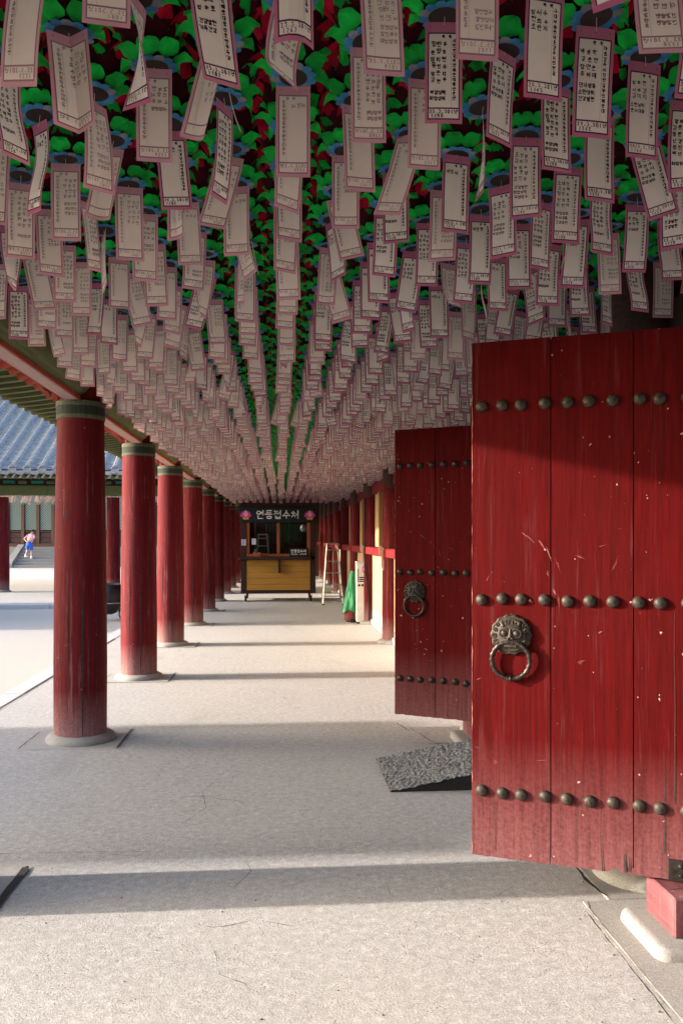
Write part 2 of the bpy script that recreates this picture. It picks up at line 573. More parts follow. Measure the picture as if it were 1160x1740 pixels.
def ribbon(mb, pts, w, z, jit=.3, mat=0, seed=1):
    """a flat irregular strip along a polyline on the ground"""
    r_ = random.Random(seed)
    P = []
    for a, b in zip(pts[:-1], pts[1:]):
        n = max(2, int((Vector(b) - Vector(a)).length / .035))
        for i in range(n):
            t = i / n
            P.append((a[0] + (b[0] - a[0]) * t, a[1] + (b[1] - a[1]) * t))
    P.append(pts[-1][:2])
    off = 0
    L, Rr = [], []
    for i, p in enumerate(P):
        q0, q1 = P[max(i - 1, 0)], P[min(i + 1, len(P) - 1)]
        d = Vector((q1[0] - q0[0], q1[1] - q0[1])).normalized()
        off = off * .6 + r_.uniform(-1, 1) * min(w, .012) * jit
        ww = w * r_.uniform(1 - jit, 1 + jit) * (.3 if i in (0, len(P) - 1) else 1) / 2
        L.append((p[0] - d.y * (ww + off), p[1] + d.x * (ww + off), z))
        Rr.append((p[0] + d.y * (ww - off), p[1] - d.x * (ww - off), z))
    n = len(P)
    mb.add(L + Rr, [(i, i + 1, n + i + 1, n + i) for i in range(n - 1)], mat)

g = MB()
g.add([(-150, -90, -.1), (150, -90, -.1), (150, 160, -.1), (-150, 160, -.1)], [(0, 1, 2, 3)])
struct(g.build("courtyard_ground", M['soil']))

floor = struct(MB().box(-2.53, 4.2, -14, 34, -.3, 0).build("corridor_floor", M['concrete']))
struct(MB().box(-26, -2.532, 19.2, 27.6, -.3, -.002).build("wing_floor", M['concrete']))
wk = MB()
x = -26.0
ks = random.Random(3)
kerb2 = thing("kerb", "long low granite kerb across the courtyard in front of the far colonnade", "kerb", (0, 19.1, 0))
while x < -2.9:
    x2 = min(x + ks.uniform(1.2, 1.7), -2.76)
    MB().box(x + .004, x2 - .004, -.1, .095, -.28, .006 + ks.uniform(-.003, .003), 0, .012).build("kerb_stone", M['kerb_stone'], kerb2)
    x = x2
kerb = thing("kerb", "pale granite kerb along the courtyard edge of the covered walk", "kerb", (-2.64, 0, 0))
y = -3.0
while y < 18.9:
    y2 = min(y + ks.uniform(1.15, 1.6), 18.99)
    MB().box(-.11, .105, y + .004, y2 - .004, -.28, .004 + ks.uniform(-.003, .004), 0, .012).build("kerb_stone", M['kerb_stone'], kerb)
    y = y2
jn = MB()
ribbon(jn, [(-2.527, -3), (-2.527, 19)], .009, .0045, .35, seed=5)
jn.build("joint", M['joint'], floor)

# flagstones under the pillars, flush with the concrete, and the cracked joints beside them
for k in range(-1, 6):
    yc = ycol(k)
    MB().box(XL - .34, XL + .36, yc - .30, yc + .30, -.05, .005, 0, .004).build("flagstone", M['pad_stone'], floor)
    j = MB()
    ribbon(j, [(XL + .372, yc - .30), (XL + .375, yc + .30)], .034 if k == 0 else .010, .0062, .12, seed=20 + k)
    ribbon(j, [(XL - .352, yc - .28), (XL - .348, yc + .25)], .008, .0062, .3, seed=40 + k)
    if k in (2, 3):
        ribbon(j, [(XL - .35, yc - .308), (XL + .37, yc - .306)], .010, .0062, .4, seed=60 + k)
    j.build("joint", M['joint'], floor)
# granite strip along the gate wall and its raised mortar line
MB().box(1.285, 1.75, -4, 3.30, -.05, .004, 0, .003).build("flagstone", M['granite'], floor)
MB().box(1.40, 1.76, 3.304, 3.86, -.05, .005, 0, .003).build("flagstone", M['granite'], floor)
j = MB()
ribbon(j, [(1.278, -1), (1.272, 2.4), (1.28, 3.22), (1.30, 3.30)], .007, .0062, .5, seed=71)
j.build("mortar_line", M['mortar'], floor)
j = MB()
ribbon(j, [(1.262, 1.0), (1.256, 2.45), (1.264, 3.2)], .0035, .0058, .8, seed=75)
ribbon(j, [(1.402, 3.33), (1.385, 3.50), (1.40, 3.78)], .013, .0075, .6, seed=72)
j.build("joint", M['joint'], floor)
# hair cracks in the concrete
for i, (pts, w) in enumerate([
        ([(-.20, 3.55), (-.13, 3.72), (-.16, 3.84)], .0018),
        ([(-.55, 4.3), (-.42, 4.62), (-.47, 4.9), (-.36, 5.3)], .0018),
        ([(-2.3, 4.0), (-1.2, 4.02), (-.6, 3.99)], .002),
        ([(1.06, 6.45), (1.19, 5.86)], .005), ([(1.07, 5.93), (1.6, 5.93)], .010),
        ([(.98, 6.62), (1.04, 6.32)], .006)]):
    j = MB()
    ribbon(j, pts, w, .0028, .9, seed=80 + i)
    j.build("crack", M['joint'], floor)

hc = random.Random(9)
for i in range(16):
    x_, y_ = hc.uniform(-2.2, 1.1), hc.uniform(2.4, 8.5)
    a_ = hc.uniform(0, 3.14)
    pts = [(x_, y_)]
    for q in range(hc.randint(4, 9)):
        a_ += hc.gauss(0, .55)
        s_ = hc.uniform(.03, .11)
        pts.append((pts[-1][0] + s_ * math.cos(a_), pts[-1][1] + s_ * math.sin(a_)))
    j = MB()
    ribbon(j, pts, hc.uniform(.0012, .0024), .0025, 1.0, seed=300 + i)
    j.build("crack", M['joint'], floor)

# ------------------------------------------------------------------ pillars
def pillar(x, k, r, label, group, base_r, seed, band=True, knots=()):
    t = thing("red_pillar", label, "pillar", (x + ({1: .032, 3: -.02}.get(k, 0) if band else 0), ycol(k), 0), 0, group)
    rs = random.Random(seed)
    ph = [rs.uniform(0, 6.28) for _ in range(3)]
    wob = lambda a, z: 1 + .013 * math.sin(3 * a + ph[0] + z) + .007 * math.sin(2 * a + ph[2] + 1.7 * z) + .004 * math.sin(7 * a + ph[1] - 2 * z)
    prof = [(r * s, z) for z, s in ((.058, 1.0), (.10, 1.012), (.6, 1.02), (1.2, 1.0), (1.8, .965), (2.3, .925), (2.46, .91))]
    sh = MB().lathe(prof, 36, wob=wob)
    sh.lathe([(r * .78, 2.58), (r * .78, 3.1)] if band else [(r * .91, 2.46), (r * .9, 3.12)], 16 if band else 36)
    sh.build("shaft", M['column_red'], t, 40)
    b = MB()
    rb = r * .925
    b.lathe([(rb, 2.458), (rb + .003, 2.462), (rb + .003, 2.488)], 32, mat=0)
    b.lathe([(rb + .001, 2.488), (rb + .001, 2.555)], 32, mat=1)
    b.lathe([(rb + .003, 2.555), (rb + .003, 2.592), (rb - .02, 2.60)], 32, mat=0)
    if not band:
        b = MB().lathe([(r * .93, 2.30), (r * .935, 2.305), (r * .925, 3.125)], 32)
        b.build("shaded_head", M['dark_wood'], t, 40)  # shade under the roof painted in: top of the red pillar coloured dark
    else:
        b.build("painted_band", [M['band_green'], M['band_dark']], t, 40)
    st = MB().lathe([(base_r + .012, 0.0), (base_r + .014, .022), (base_r + .004, .040), (base_r - .018, .052), (r + .02, .060), (r * .5, .061)], 40)
    st.build("stone_base", M['granite'], t, 50)
    # long drying cracks down the wood
    c = MB()
    for a0, z0, z1, w in ([(-1.35 + rs.uniform(-.12, .12), .07, rs.uniform(1.1, 1.9), .013), (-1.9 + rs.uniform(-.2, .2), rs.uniform(.3, .6), rs.uniform(1.3, 2.0), .008), (-1.62 + rs.uniform(-.15, .15), rs.uniform(.9, 1.2), rs.uniform(1.6, 2.3), .006),
                           (-.9 + rs.uniform(-.2, .2), rs.uniform(.6, .9), rs.uniform(1.5, 2.1), .005)]):
        n = 14
        vs_, da = [], 0
        for i in range(n + 1):
            z = z0 + (z1 - z0) * i / n
            s = 1.02 if z < .9 else 1.02 - .11 * (z - .9) / 1.56
            da += rs.uniform(-.012, .012)
            wa = w / r * .5 * (math.sin(PI * min(1, .08 + i / n)) * .8 + .2) * rs.uniform(.6, 1.2)
            for sg in (-1, 1):
                a = a0 + da + sg * wa
                rr = r * s * wob(a, z) + .0016
                vs_.append((rr * math.cos(a), rr * math.sin(a), z))
        c.add(vs_, [(2 * i, 2 * i + 1, 2 * i + 3, 2 * i + 2) for i in range(n)])
    for a, z, s_ in knots:
        for da, dz, hw_, hh_ in ((0, 0, .011, .026), (.045, .028, .005, .022), (-.04, -.03, .006, .012)):
            pts = []
            for q in range(10):
                u = q * .6283
                aa = a + da + hw_ * rs.uniform(.7, 1.25) * math.cos(u) / r
                zz = z + dz + hh_ * rs.uniform(.75, 1.2) * math.sin(u)
                rr = r * (1.02 - .11 * (zz - .9) / 1.56) * wob(aa, zz) + .0022
                pts.append((rr * math.cos(aa), rr * math.sin(aa), zz))
            c.add(pts, [tuple(range(10))])
    c.build("drying_crack", M['joint'], t)
    return t

place = ["the stone block corner at the photo edge", "nearest fully seen", "second", "third", "fourth", "fifth", "sixth", "seventh", "eighth", "ninth", "tenth"]
for k in range(-3, 12):
    if k < 0:
        lab = "red wooden pillar of the courtyard row, %s before the frame" % ("nearest" if k == -1 else "second" if k == -2 else "third")
    elif k == 0:
        lab = "red courtyard pillar on the dark jointed flagstone at the bottom corner"
    elif k == 1:
        lab = "thickest looking red pillar nearest the viewer, with a dark knot hole"
    else:
        lab = "red pillar, %s from the viewer along the courtyard edge" % ordinal(k - 1)
    pillar(XL, k, .193, lab, "pillars along the courtyard side", .245, 100 + k, knots=((-1.9, 1.73, 1.0),) if k == 1 else ())
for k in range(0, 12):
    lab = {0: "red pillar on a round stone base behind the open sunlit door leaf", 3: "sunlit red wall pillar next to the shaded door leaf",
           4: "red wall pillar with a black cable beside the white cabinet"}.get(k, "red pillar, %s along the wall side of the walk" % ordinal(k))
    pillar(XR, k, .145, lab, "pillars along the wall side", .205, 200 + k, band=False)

# ------------------------------------------------------------------ beams over the courtyard pillars
for k in range(-3, 11):
    ya, yb = ycol(k) + .09, ycol(k + 1) - .09
    t = thing("beam", "green painted round beam above the %s" % ("first bay, nearest the viewer" if k == 0 else "%s bay of the courtyard pillars" % ordinal(k) if k > 0 else
              "walk behind the viewer, %s back" % ordinal(-1 - k)), "beam", (XL, ya, 0), 0, "beams along the courtyard side")
    n = yb - ya
    lg = MB()
    prof = lambda y_: .150
    lg.tube([(0, 0, 2.765), (0, .05, 2.765), (0, n * .5, 2.768), (0, n - .05, 2.765), (0, n, 2.765)], [.118, .15, .155, .15, .118], 24)
    lg.build("log", M['beam_green'], t, 45)
    pk = MB().box(-.052, .052, .03, n - .03, 2.592, 2.655, 0, .006)
    pk.build("bottom_board", M['bare_pink'], t)
    MB().box(-.066, -.0535, .02, n - .02, 2.594, 2.628, 0, .004).build("edge_strip", M['edge_red'], t)
    MB().box(.0535, .066, .02, n - .02, 2.594, 2.628, 0, .004).build("edge_strip", M['edge_red'], t)
    # carved wavy bracket arms on the outer face
    for s in (0, 1):
        ol = []
        for i in range(25):
            u = i / 24
            ol.append((u * .80, 2.625 + .10 * u + .022 * abs(math.sin(u * PI * 4.5)) - .010))
        ol += [(.80, 2.80), (0, 2.80)]
        if s == 0:
            ol = [(p[0], p[1]) for p in ol]
        else:
            ol = [(n - p[0], p[1]) for p in ol]
        MB().prism(ol, 0, -.20, -.165).build("carved_bracket", M['edge_red'], t)

# ------------------------------------------------------------------ the roof over the walk
YA, YB = -12.0, 33.0
roof = thing("corridor_roof", "long wooden roof over the lantern walk, green rafters showing at its eave", "roof", (0, 0, 0))
sl = MB()
sl.prism([(-2.80, 3.02), (-2.80, 3.10), (.9, 4.75), (4.4, 3.15), (4.4, 3.07), (.9, 4.65)], 1, YA, YB)
sl.build("roof_slab", M['roof_tile'], roof)
MB().box(-1.50, 3.6, YA, YB, 3.14, 3.17).build("ceiling_board", M['dark_wood'], roof)
MB().box(-2.79, -2.70, YA, YB, 2.975, 3.015, 0, .004).build("eave_board", M['edge_red'], roof)
MB().box(-2.26, -2.20, YA, YB, 3.045, 3.135, 0, .004).build("eave_board", M['edge_red'], roof)
MB().add([(-1.4, YA, 3.40), (-1.4, YB, 3.40), (-2.26, YB, 3.13), (-2.26, YA, 3.13)], [(0, 1, 2, 3)]).build("roof_board", M['dark_wood'], roof, recalc=False)
MB().add([(-2.20, YA, 3.10), (-2.20, YB, 3.10), (-2.76, YB, 3.018), (-2.76, YA, 3.018)], [(0, 1, 2, 3)]).build("roof_board", M['olive'], roof, recalc=False)
MB().box(XL - .10, XL + .10, YA, YB, 2.93, 3.30).build("wall_plate", M['dark_wood'], roof)
rf = MB()
d = Vector((-2.30, 0, 3.00)) - Vector((-1.45, 0, 3.27))
p0 = Vector((-1.45, 0, 3.27))
for a, b, m in ((0, .66, 0), (.66, .76, 1), (.76, .82, 2), (.82, 1.0, 1)):
    rf.tube([p0 + d * a, p0 + d * b], .058 + (.002 if m else 0), 12, m)
rf_me = rf.mesh("rafter", [M['olive'], M['edge_red'], M['blue_paint']], 45)
fl = MB()
p1, p2 = Vector((-2.02, 0, 3.075)), Vector((-2.755, 0, 2.965))
dd = (p2 - p1).normalized()
nn = Vector((-dd.z, 0, dd.x))
q = []
for p, s in ((p1, .038), (p2, .032)):
    for sy, sn in ((-1, -1), (1, -1), (1, 1), (-1, 1)):
        q.append(tuple(p + Vector((0, sy * s, 0)) + nn * sn * s))
fl.add(q, [(0, 1, 2, 3), (4, 5, 6, 7), (0, 1, 5, 4), (1, 2, 6, 5), (2, 3, 7, 6), (3, 0, 4, 7)])
MB().box(-2.7, 4.0, YB - .3, YB - .2, -.1, 3.4).build("end_wall", M['dark_wood'], roof)
MB().box(-1.5, 4.0, YA + .2, YA + .3, -.1, 3.4).build("end_wall", M['dark_wood'], roof)
fl_me = fl.mesh("flying_rafter", M['olive'])
y = 1.1
while y < 24:
    link("rafter", rf_me, roof, (0, y, 0))
    link("flying_rafter", fl_me, roof, (0, y + .02, 0))
    y += .235
hid = MB()
y = -11.8
while y < 33:
    if y < 1.0 or y > 24:
        hid.box(-2.75, -1.45, y - .04, y + .04, 3.02, 3.10)
    y += .235
stuff(hid.build("rafters_out_of_sight", M['olive'], roof))

# ------------------------------------------------------------------ wall side: bays of plaster, rail and shutters
for k in range(2, 11):
    ya, yb = ycol(k) + .13, ycol(k + 1) - .13
    L = yb - ya
    t = thing("wall_bay", ("sunlit cream wall bay with red rail and green shutter beside the shaded door" if k == 3 else
              "shaded wall bay behind the shaded door leaf" if k == 2 else "cream and red wall bay, %s from the doors" % ordinal(k - 2)), "wall", (1.67, ya, 0), 0, "wall bays along the walk")
    MB().box(0, .12, 0, L, .10, 1.27).build("plaster_panel", M['cream'], t)
    MB().box(-.03, .12, 0, L, 0, .10, 0, .01).build("stone_plinth", M['granite_pale'], t)
    MB().box(-.13, .10, .0, L - .02, 1.275, 1.40, 0, .008).build("rail", M['red_wood'], t)
    MB().box(-.01, .10, 0, L, 2.34, 2.52, 0, .006).build("lintel", M['red_wood'], t)
    MB().box(.11, .16, 0, L, 1.40, 3.12).build("back_board", M['dark_wood'], t)
    MB().box(.0, .10, 0, L, 2.52, 3.12).build("upper_board", M['dark_wood'], t)
    yy = .06
    for i in range(5):
        w_ = .158
        MB().box(.045, .075 + .004 * (i % 2), yy, yy + w_, 1.405, 2.335, 0, .006).build("shutter_board", M['green_shutter'], t)
        yy += w_ + .006
    MB().box(.02, .10, yy + .02, yy + .10, 1.403, 2.338, 0, .006).build("jamb", M['dark_wood'], t)
    MB().box(-.02, .10, yy + .50, yy + .62, 1.403, 2.338, 0, .006).build("yellow_jamb", M['yellow_post'], t)
    MB().box(.05, .10, yy + .64, L - .005, 1.403, 2.338).build("plaster_panel", M['cream'], t)

# gate wall in the two bays beside the doors: threshold, jambs, lintel, and the dark passage behind
gate = thing("gate_wall", "dark timber gate wall with high thresholds behind the open door leaves", "wall", (1.74, 0, 0))
for ya, yb in ((-1.2, .6), (1.3, 2.93), (4.05, 5.52)):
    MB().box(.0, .16, ya, yb, .0, .20, 0, .01).build("threshold", M['red_post'], gate)
for ya, yb in ((-12, -1.2), (.6, 1.3), (3.02, 4.05), (5.62, 8.99)):
    MB().box(.05, .12, ya, yb, 0, 2.42).build("wall_board", M['red_post'], gate)
for yj in (2.985, 5.575):
    MB().box(.03, .17, yj - .045, yj + .045, .22, 2.42, 0, .008).build("jamb", M['red_post'], gate)
MB().box(.0, .16, -12, 8.99, 2.425, 2.62, 0, .008).build("lintel", M['dark_wood'], gate)
MB().box(.05, .12, -12, 8.99, 2.62, 3.13).build("wall_board", M['dark_wood'], gate)
bw = thing('boundary_wall', 'plastered boundary wall with tiled cap outside the gate', 'wall', (11.0, 0, -.1))
MB().box(-.2, .2, -40, 40, 0, .5, 0, .02).build('stone_footing', M['granite'], bw)
MB().box(-.16, .16, -40, 40, .5, 2.35).build('plaster_panel', M['cream'], bw)
MB().prism([(-.4, 2.352), (0, 2.75), (.4, 2.352)], 1, -40, 40).build('tiled_cap', M['roof_tile'], bw)

# ------------------------------------------------------------------ the two open door leaves
BOSS_S = [.0444, .1273, .2045, .299, .39, .475, .5628, .6645, .7407, .84, .915]
def knocker(parent, s, z, dark):
    """lion mask with a twisted ring, lying on the door face (front is -Y)"""
    m0 = M['iron'] if dark else M['bronze']
    r = .0835
    k = MB()
    lob = lambda a, z_: 1 + .035 * math.cos(14 * a)
    k.lathe([(r, 0), (r, .010), (r * .93, .016), (r * .88, .0155)], 84, (s, 0, z), ax='y', wob=lob)
    k.lathe([(r * .885, .0145), (r * .74, .022), (r * .5, .030), (r * .2, .034), (.0005, .035)], 36, (s, 0, z), ax='y')
    def P(u, v, h):
        return (s + u * r, -h, z + v * r)
    def curve(pts, rad, lift=.0):
        out = []
        for u, v in pts:
            rr = math.hypot(u, v)
            h = .034 - .022 * min(1, rr) ** 1.6 + lift
            out.append(P(u, v, h))
        return out
    for sg in (-1, 1):
        k.lathe([(.017, 0), (.015, .010), (.009, .016), (.0005, .018)], 14, P(sg * .30, .10, .026), ax='y')          # eyes
        k.ring(P(sg * .30, .10, .036), .0175, .0035, (0, 1, 0), 16, 6)
        k.tube(curve([(sg * .06, .22), (sg * .22, .33), (sg * .42, .33), (sg * .60, .20)], 0), [.0045, .0075, .0075, .003], 8)   # brows
        k.tube(curve([(sg * .34, .42), (sg * .46, .58), (sg * .40, .74)], 0), [.0095, .0075, .002], 8)               # horns
        k.tube(curve([(sg * .10, -.24), (sg * .34, -.26), (sg * .56, -.36), (sg * .66, -.22)], 0), [.004, .0065, .0055, .003], 8)  # lip curl
        k.lathe([(.009, 0), (.007, .008), (.0005, .011)], 12, P(sg * .10, -.14, .031), ax='y')                       # nostrils
        k.tube(curve([(sg * .55, -.30), (sg * .52, -.58), (sg * .28, -.74), (0, -.78)], 0), [.005, .005, .0055, .006], 8)
        for cu, cv in ((.74, .22), (.78, -.06), (.66, .48), (.72, -.34)):                                            # mane curls
            sp = []
            for i in range(15):
                a = i * .62
                q = .012 + .115 * (1 - i / 15)
                sp.append((sg * (cu + q * math.cos(a)), cv + q * math.sin(a)))
            k.tube(curve(sp, 0, .002), [.0042 * (1 - .4 * i / 15) for i in range(15)], 6)
        for q in range(2):
            sp = [(sg * (.16 + .13 * q + .08 * math.cos(i * .7)), .56 + .12 * math.sin(i * .7) + .06 * (1 - q)) for i in range(8)]
            k.tube(curve(sp, 0, .002), .0035, 6)
    k.tube(curve([(0, .30), (0, .05), (0, -.08)], 0, .004), [.005, .008, .011], 10)                                  # nose
    for row, v in enumerate((-.40, -.54)):
        for i in range(6):
            u = -.25 + .10 * i
            w_ = .0042
            k.box(P(u, 0, 0)[0] - w_, P(u, 0, 0)[0] + w_, -.034, -.022, z + v * r - .0052, z + v * r + .0052, 0, .0015)
    k.build("lion_mask", m0, parent, 60)
    g_ = MB()
    n, R_ = 64, .077
    cz = z - .104
    pts = []
    vs_, fs = [], []
    kk = 10
    for i in range(n):
        a = 2 * PI * i / n
        rr = .0098 * (1 + .16 * math.cos(a * 22))
        d_ = Vector((math.cos(a), 0, math.sin(a)))
        c_ = Vector((s, -.024 - .008 * math.sin(a) * .5, cz)) + d_ * R_
        for j_ in range(kk):
            b = 2 * PI * j_ / kk
            tw = 1 + .10 * math.cos(b * 2 + a * 22)
            q_ = c_ + d_ * rr * tw * math.cos(b) + Vector((0, 1, 0)) * rr * tw * math.sin(b)
            vs_.append(tuple(q_))
    for i in range(n):
        for j_ in range(kk):
            fs.append((i * kk + j_, ((i + 1) % n) * kk + j_, ((i + 1) % n) * kk + (j_ + 1) % kk, i * kk + (j_ + 1) % kk))
    g_.add(vs_, fs)
    g_.ring((s, -.022, cz - R_), .0115, .004, (1, 0, 0), 14, 6)
    g_.build("ring_handle", M['iron'] if dark else M['bronze_dark'], parent, 60)

def door_leaf(loc, rz, label, dark, seed):
    t = thing("door_leaf", label, "door", loc, rz, "open gate door leaves")
    rs = random.Random(seed)
    H = 2.16
    edges = [0.0, .325, .6426, .955]
    for i in range(3):
        a, b = edges[i] + .0022, edges[i + 1] - .0022
        p = MB()
        n = 16
        # the foot of each plank is worn uneven
        lo = [(a + (b - a) * j_ / n, .0018 * rs.random() + (.003 if rs.random() < .1 else 0)) for j_ in range(n + 1)]
        if i == 1 and not dark:
            lo[13] = (lo[13][0], .020); lo[12] = (lo[12][0], .012)
        hi = [(b, H - .003), (b - .003, H), (a + .003, H), (a, H - .003)]
        ol = lo + hi
        yo = rs.uniform(-.0012, .0012)
        p.prism(ol, 1, yo, .05)
        p.build("plank", M['door_red'], t)
    for s_ in edges[1:3]:
        MB().box(s_ - .012, s_ + .012, .018, .0495, .02, H - .004).build('gap_strip', M['black'], t)  # black strip added behind each gap to stop light leaking through
    bd = MB()
    for z in (.30, 1.08, 1.86):
        bd = MB().box(.02, .94, .0505, .095, z - .05, z + .05, 0, .006)
        bd.build("batten", M['door_red'], t)
    dm = MB().lathe([(.0252, 0), (.0246, .005), (.0212, .0115), (.014, .0165), (.0055, .0185), (.005, .0205), (.0005, .0212)], 20, ax='y').mesh("boss", M['iron'] if dark else M['bronze'], 60)
    for z in (.277, 1.081, 1.887):
        for s in BOSS_S:
            link("boss", dm, t, (s + rs.uniform(-.003, .003), -.0012, z + rs.uniform(-.004, .004)), None).rotation_euler = (0, rs.uniform(0, 6), 0)
    knocker(t, .166, .936, dark)
    pl = MB().box(.77, .955, -.006, -.0005, -.002, .083, 0, .002)
    pl.dome((.815, -.006, .058), .010, .008, 0, 10)
    pl.dome((.815, -.006, .022), .006, .004, 0, 8)
    pl.dome((.90, -.006, .04), .008, .006, 0, 8)
    pl.build("iron_strap", M['iron'], t)
    # shallow splits and splinters low on the leaf
    sp = MB()
    for s, z0, z1, w in ((.527, .0, .16, .003), (.757, .10, .52, .0025), (.612, .012, .085, .010), (.624, .012, .072, .006), (.79, .3, 1.05, .002), (.10, .03, .24, .0018), (.42, .02, .3, .0016)):
        n = 8
        vs_ = []
        dx = 0
        for i in range(n + 1):
            dx += rs.uniform(-.002, .002)
            ww = w * (1 - i / n) * .5 + .0006
            for sg in (-1, 1):
                vs_.append((s + dx + sg * ww, -.0022, z0 + (z1 - z0) * i / n))
        sp.add(vs_, [(2 * i, 2 * i + 1, 2 * i + 3, 2 * i + 2) for i in range(n)])
    stuff(sp.build("wood_split", M['joint'], t))
    sc = MB()
    strokes = [((.20, 1.37), (.245, 1.33), .004), ((.215, 1.36), (.265, 1.315), .003), ((.275, 1.335), (.31, 1.28), .006), ((.30, 1.31), (.335, 1.22), .004),
               ((.305, 1.205), (.322, 1.175), .006), ((.335, 1.14), (.355, 1.105), .009), ((.355, 1.115), (.356, 1.05), .0025), ((.34, 1.27), (.372, 1.18), .003),
               ((.06, 1.15), (.078, 1.19), .002), ((.078, 1.19), (.10, 1.195), .002), ((.64, 1.10), (.68, 1.105), .002), ((.42, 1.27), (.47, 1.25), .004),
               ((.505, 1.30), (.545, 1.315), .0025), ((.505, .955), (.53, .965), .004), ((.43, .83), (.462, .845), .004), ((.02, .74), (.05, .755), .003),
               ((.005, .46), (.05, .445), .003), ((.09, .40), (.12, .398), .004), ((.25, .42), (.33, .43), .0015), ((.56, 1.20), (.60, 1.29), .0015)]
    for (x0, z0), (x1, z1), w in strokes:
        for q in range(3):
            dx_, dz_ = x1 - x0, z1 - z0
            l_ = math.hypot(dx_, dz_)
            ox, oz = -dz_ / l_, dx_ / l_
            a_, b_ = rs.uniform(0, .35), rs.uniform(.5, 1)
            of = rs.uniform(-1.2, 1.2) * w
            ww = w * rs.uniform(.06, .22)
            pts = []
            for u, wv in ((a_, .1), (a_ + (b_ - a_) * .4, 1), (b_, .1)):
                cx_, cz_ = x0 + dx_ * u + ox * of, z0 + dz_ * u + oz * of
                pts += [(cx_ + ox * ww * wv, -.0020, cz_ + oz * ww * wv), (cx_ - ox * ww * wv, -.0020, cz_ - oz * ww * wv)]
            sc.add(pts, [(0, 1, 3, 2), (2, 3, 5, 4)])
    vs_ = []
    for i in range(81):
        vs_ += [(.0026, -.0017, .01 + i * .02665), (.0026 + .0055 * rs.random() ** 2.2, -.0017, .01 + i * .02665)]
    sc.add(vs_, [(2 * i, 2 * i + 1, 2 * i + 3, 2 * i + 2) for i in range(80)])
    for i in range(26):
        x_, z_, w_ = rs.uniform(.01, .94), rs.uniform(.3, 2.0), rs.uniform(.0004, .0016)
        sc.add([(x_ + w_ * math.cos(a_ * 1.26) * rs.uniform(.5, 1.2), -.0019, z_ + w_ * math.sin(a_ * 1.26) * rs.uniform(.6, 1.4)) for a_ in range(5)], [(0, 1, 2, 3, 4)])
    stuff(sc.build("paint_scratch", M['block_red'] if dark else M['scratch'], t))
    return t
M['scratch'] = plain("scraped_paint", (.36, .13, .115), .85, .25, 60)
door_leaf((.806, 3.304, .215), -math.atan2(.392, .920), "large red plank door leaf in sunlight with bronze lion knocker", False, 5)
door_leaf((.871, 5.998, .215), -math.atan2(.497, .868), "farther shaded dark red door leaf with black lion knocker", True, 9)

# pivot blocks and their foot stones
def pivot(x0, y0, y1, zt, label, lab2, first):
    s = MB()
    lv = [(0, -.02), (0, .018), (.003, .032), (.011, .043), (.024, .049), (.040, .0505)]
    pts = []
    for ins, z in lv:
        xa, xb, ya, yb, rc = x0 - .095 + ins, x0 + .5 - ins, y0 - .075 + ins, y1 + .06 - ins, max(.012, .05 - ins)
        for cx_, cy_, a0_ in ((xb - rc, yb - rc, 0), (xa + rc, yb - rc, 1), (xa + rc, ya + rc, 2), (xb - rc, ya + rc, 3)):
            pts += [(cx_ + rc * math.cos(PI / 2 * (a0_ + q / 4)), cy_ + rc * math.sin(PI / 2 * (a0_ + q / 4)), z) for q in range(5)]
    s.add(pts, [(l_ * 20 + q, l_ * 20 + (q + 1) % 20, l_ * 20 + 20 + (q + 1) % 20, l_ * 20 + 20 + q) for l_ in range(5) for q in range(20)] + [tuple(range(100, 120))])
    tag(s.build("foot_stone", M['granite_pale'], None, 45), lab2, "stone", "foot stones of the door pivots")
    t = thing("pivot_block", label, "block", (x0, y0, .0515), 0, "door pivot blocks")
    MB().box(0, .30, 0, y1 - y0, 0, zt, 0, .006).build("timber", M['block_red'], t)
    c = MB()
    ribbon(c, [(.004, .08), (.03, .075), (.10, .09)], .004, zt + .001, .8, seed=91)
    c.build("crack", M['joint'], t)
pivot(1.47, 2.865, 3.10, .15, "faded pinkish red timber block under the corner of the sunlit door leaf", "rounded pale granite foot stone under the pinkish timber block", True)
pivot(1.42, 5.60, 6.1, .13, "timber pivot block hidden behind the shaded door leaf", "pale granite foot stone below the shaded door leaf", False)

# chiselled stone ramp up to the gate
rp = thing("stone_ramp", "dark chiselled stone ramp sloping up to the gate sill", "ramp", (.67, 4.80, 0))
n, mw = 60, 26
def rampf(u, v):
    return (u * 1.02, .012 + v * .73, .006 + u * 1.02 * .182)
top = MB()
rr_ = random.Random(4)
top.grid(lambda u, v: (rampf(u, v)[0] + rr_.uniform(-.004, .004) * (0 < u < 1), rampf(u, v)[1] + (rr_.uniform(-.010, .004) if v == 0 else rr_.uniform(-.003, .003)), rampf(u, v)[2] + rr_.uniform(-.004, .005)), n, mw)
top.build("chiselled_top", M['ramp'], rp, recalc=False)
MB().prism([(0.004, .0), (1.02, 0), (1.02, .182), (.004, .001)], 1, .014, .74).build("ramp_body", M['ramp_side'], rp)

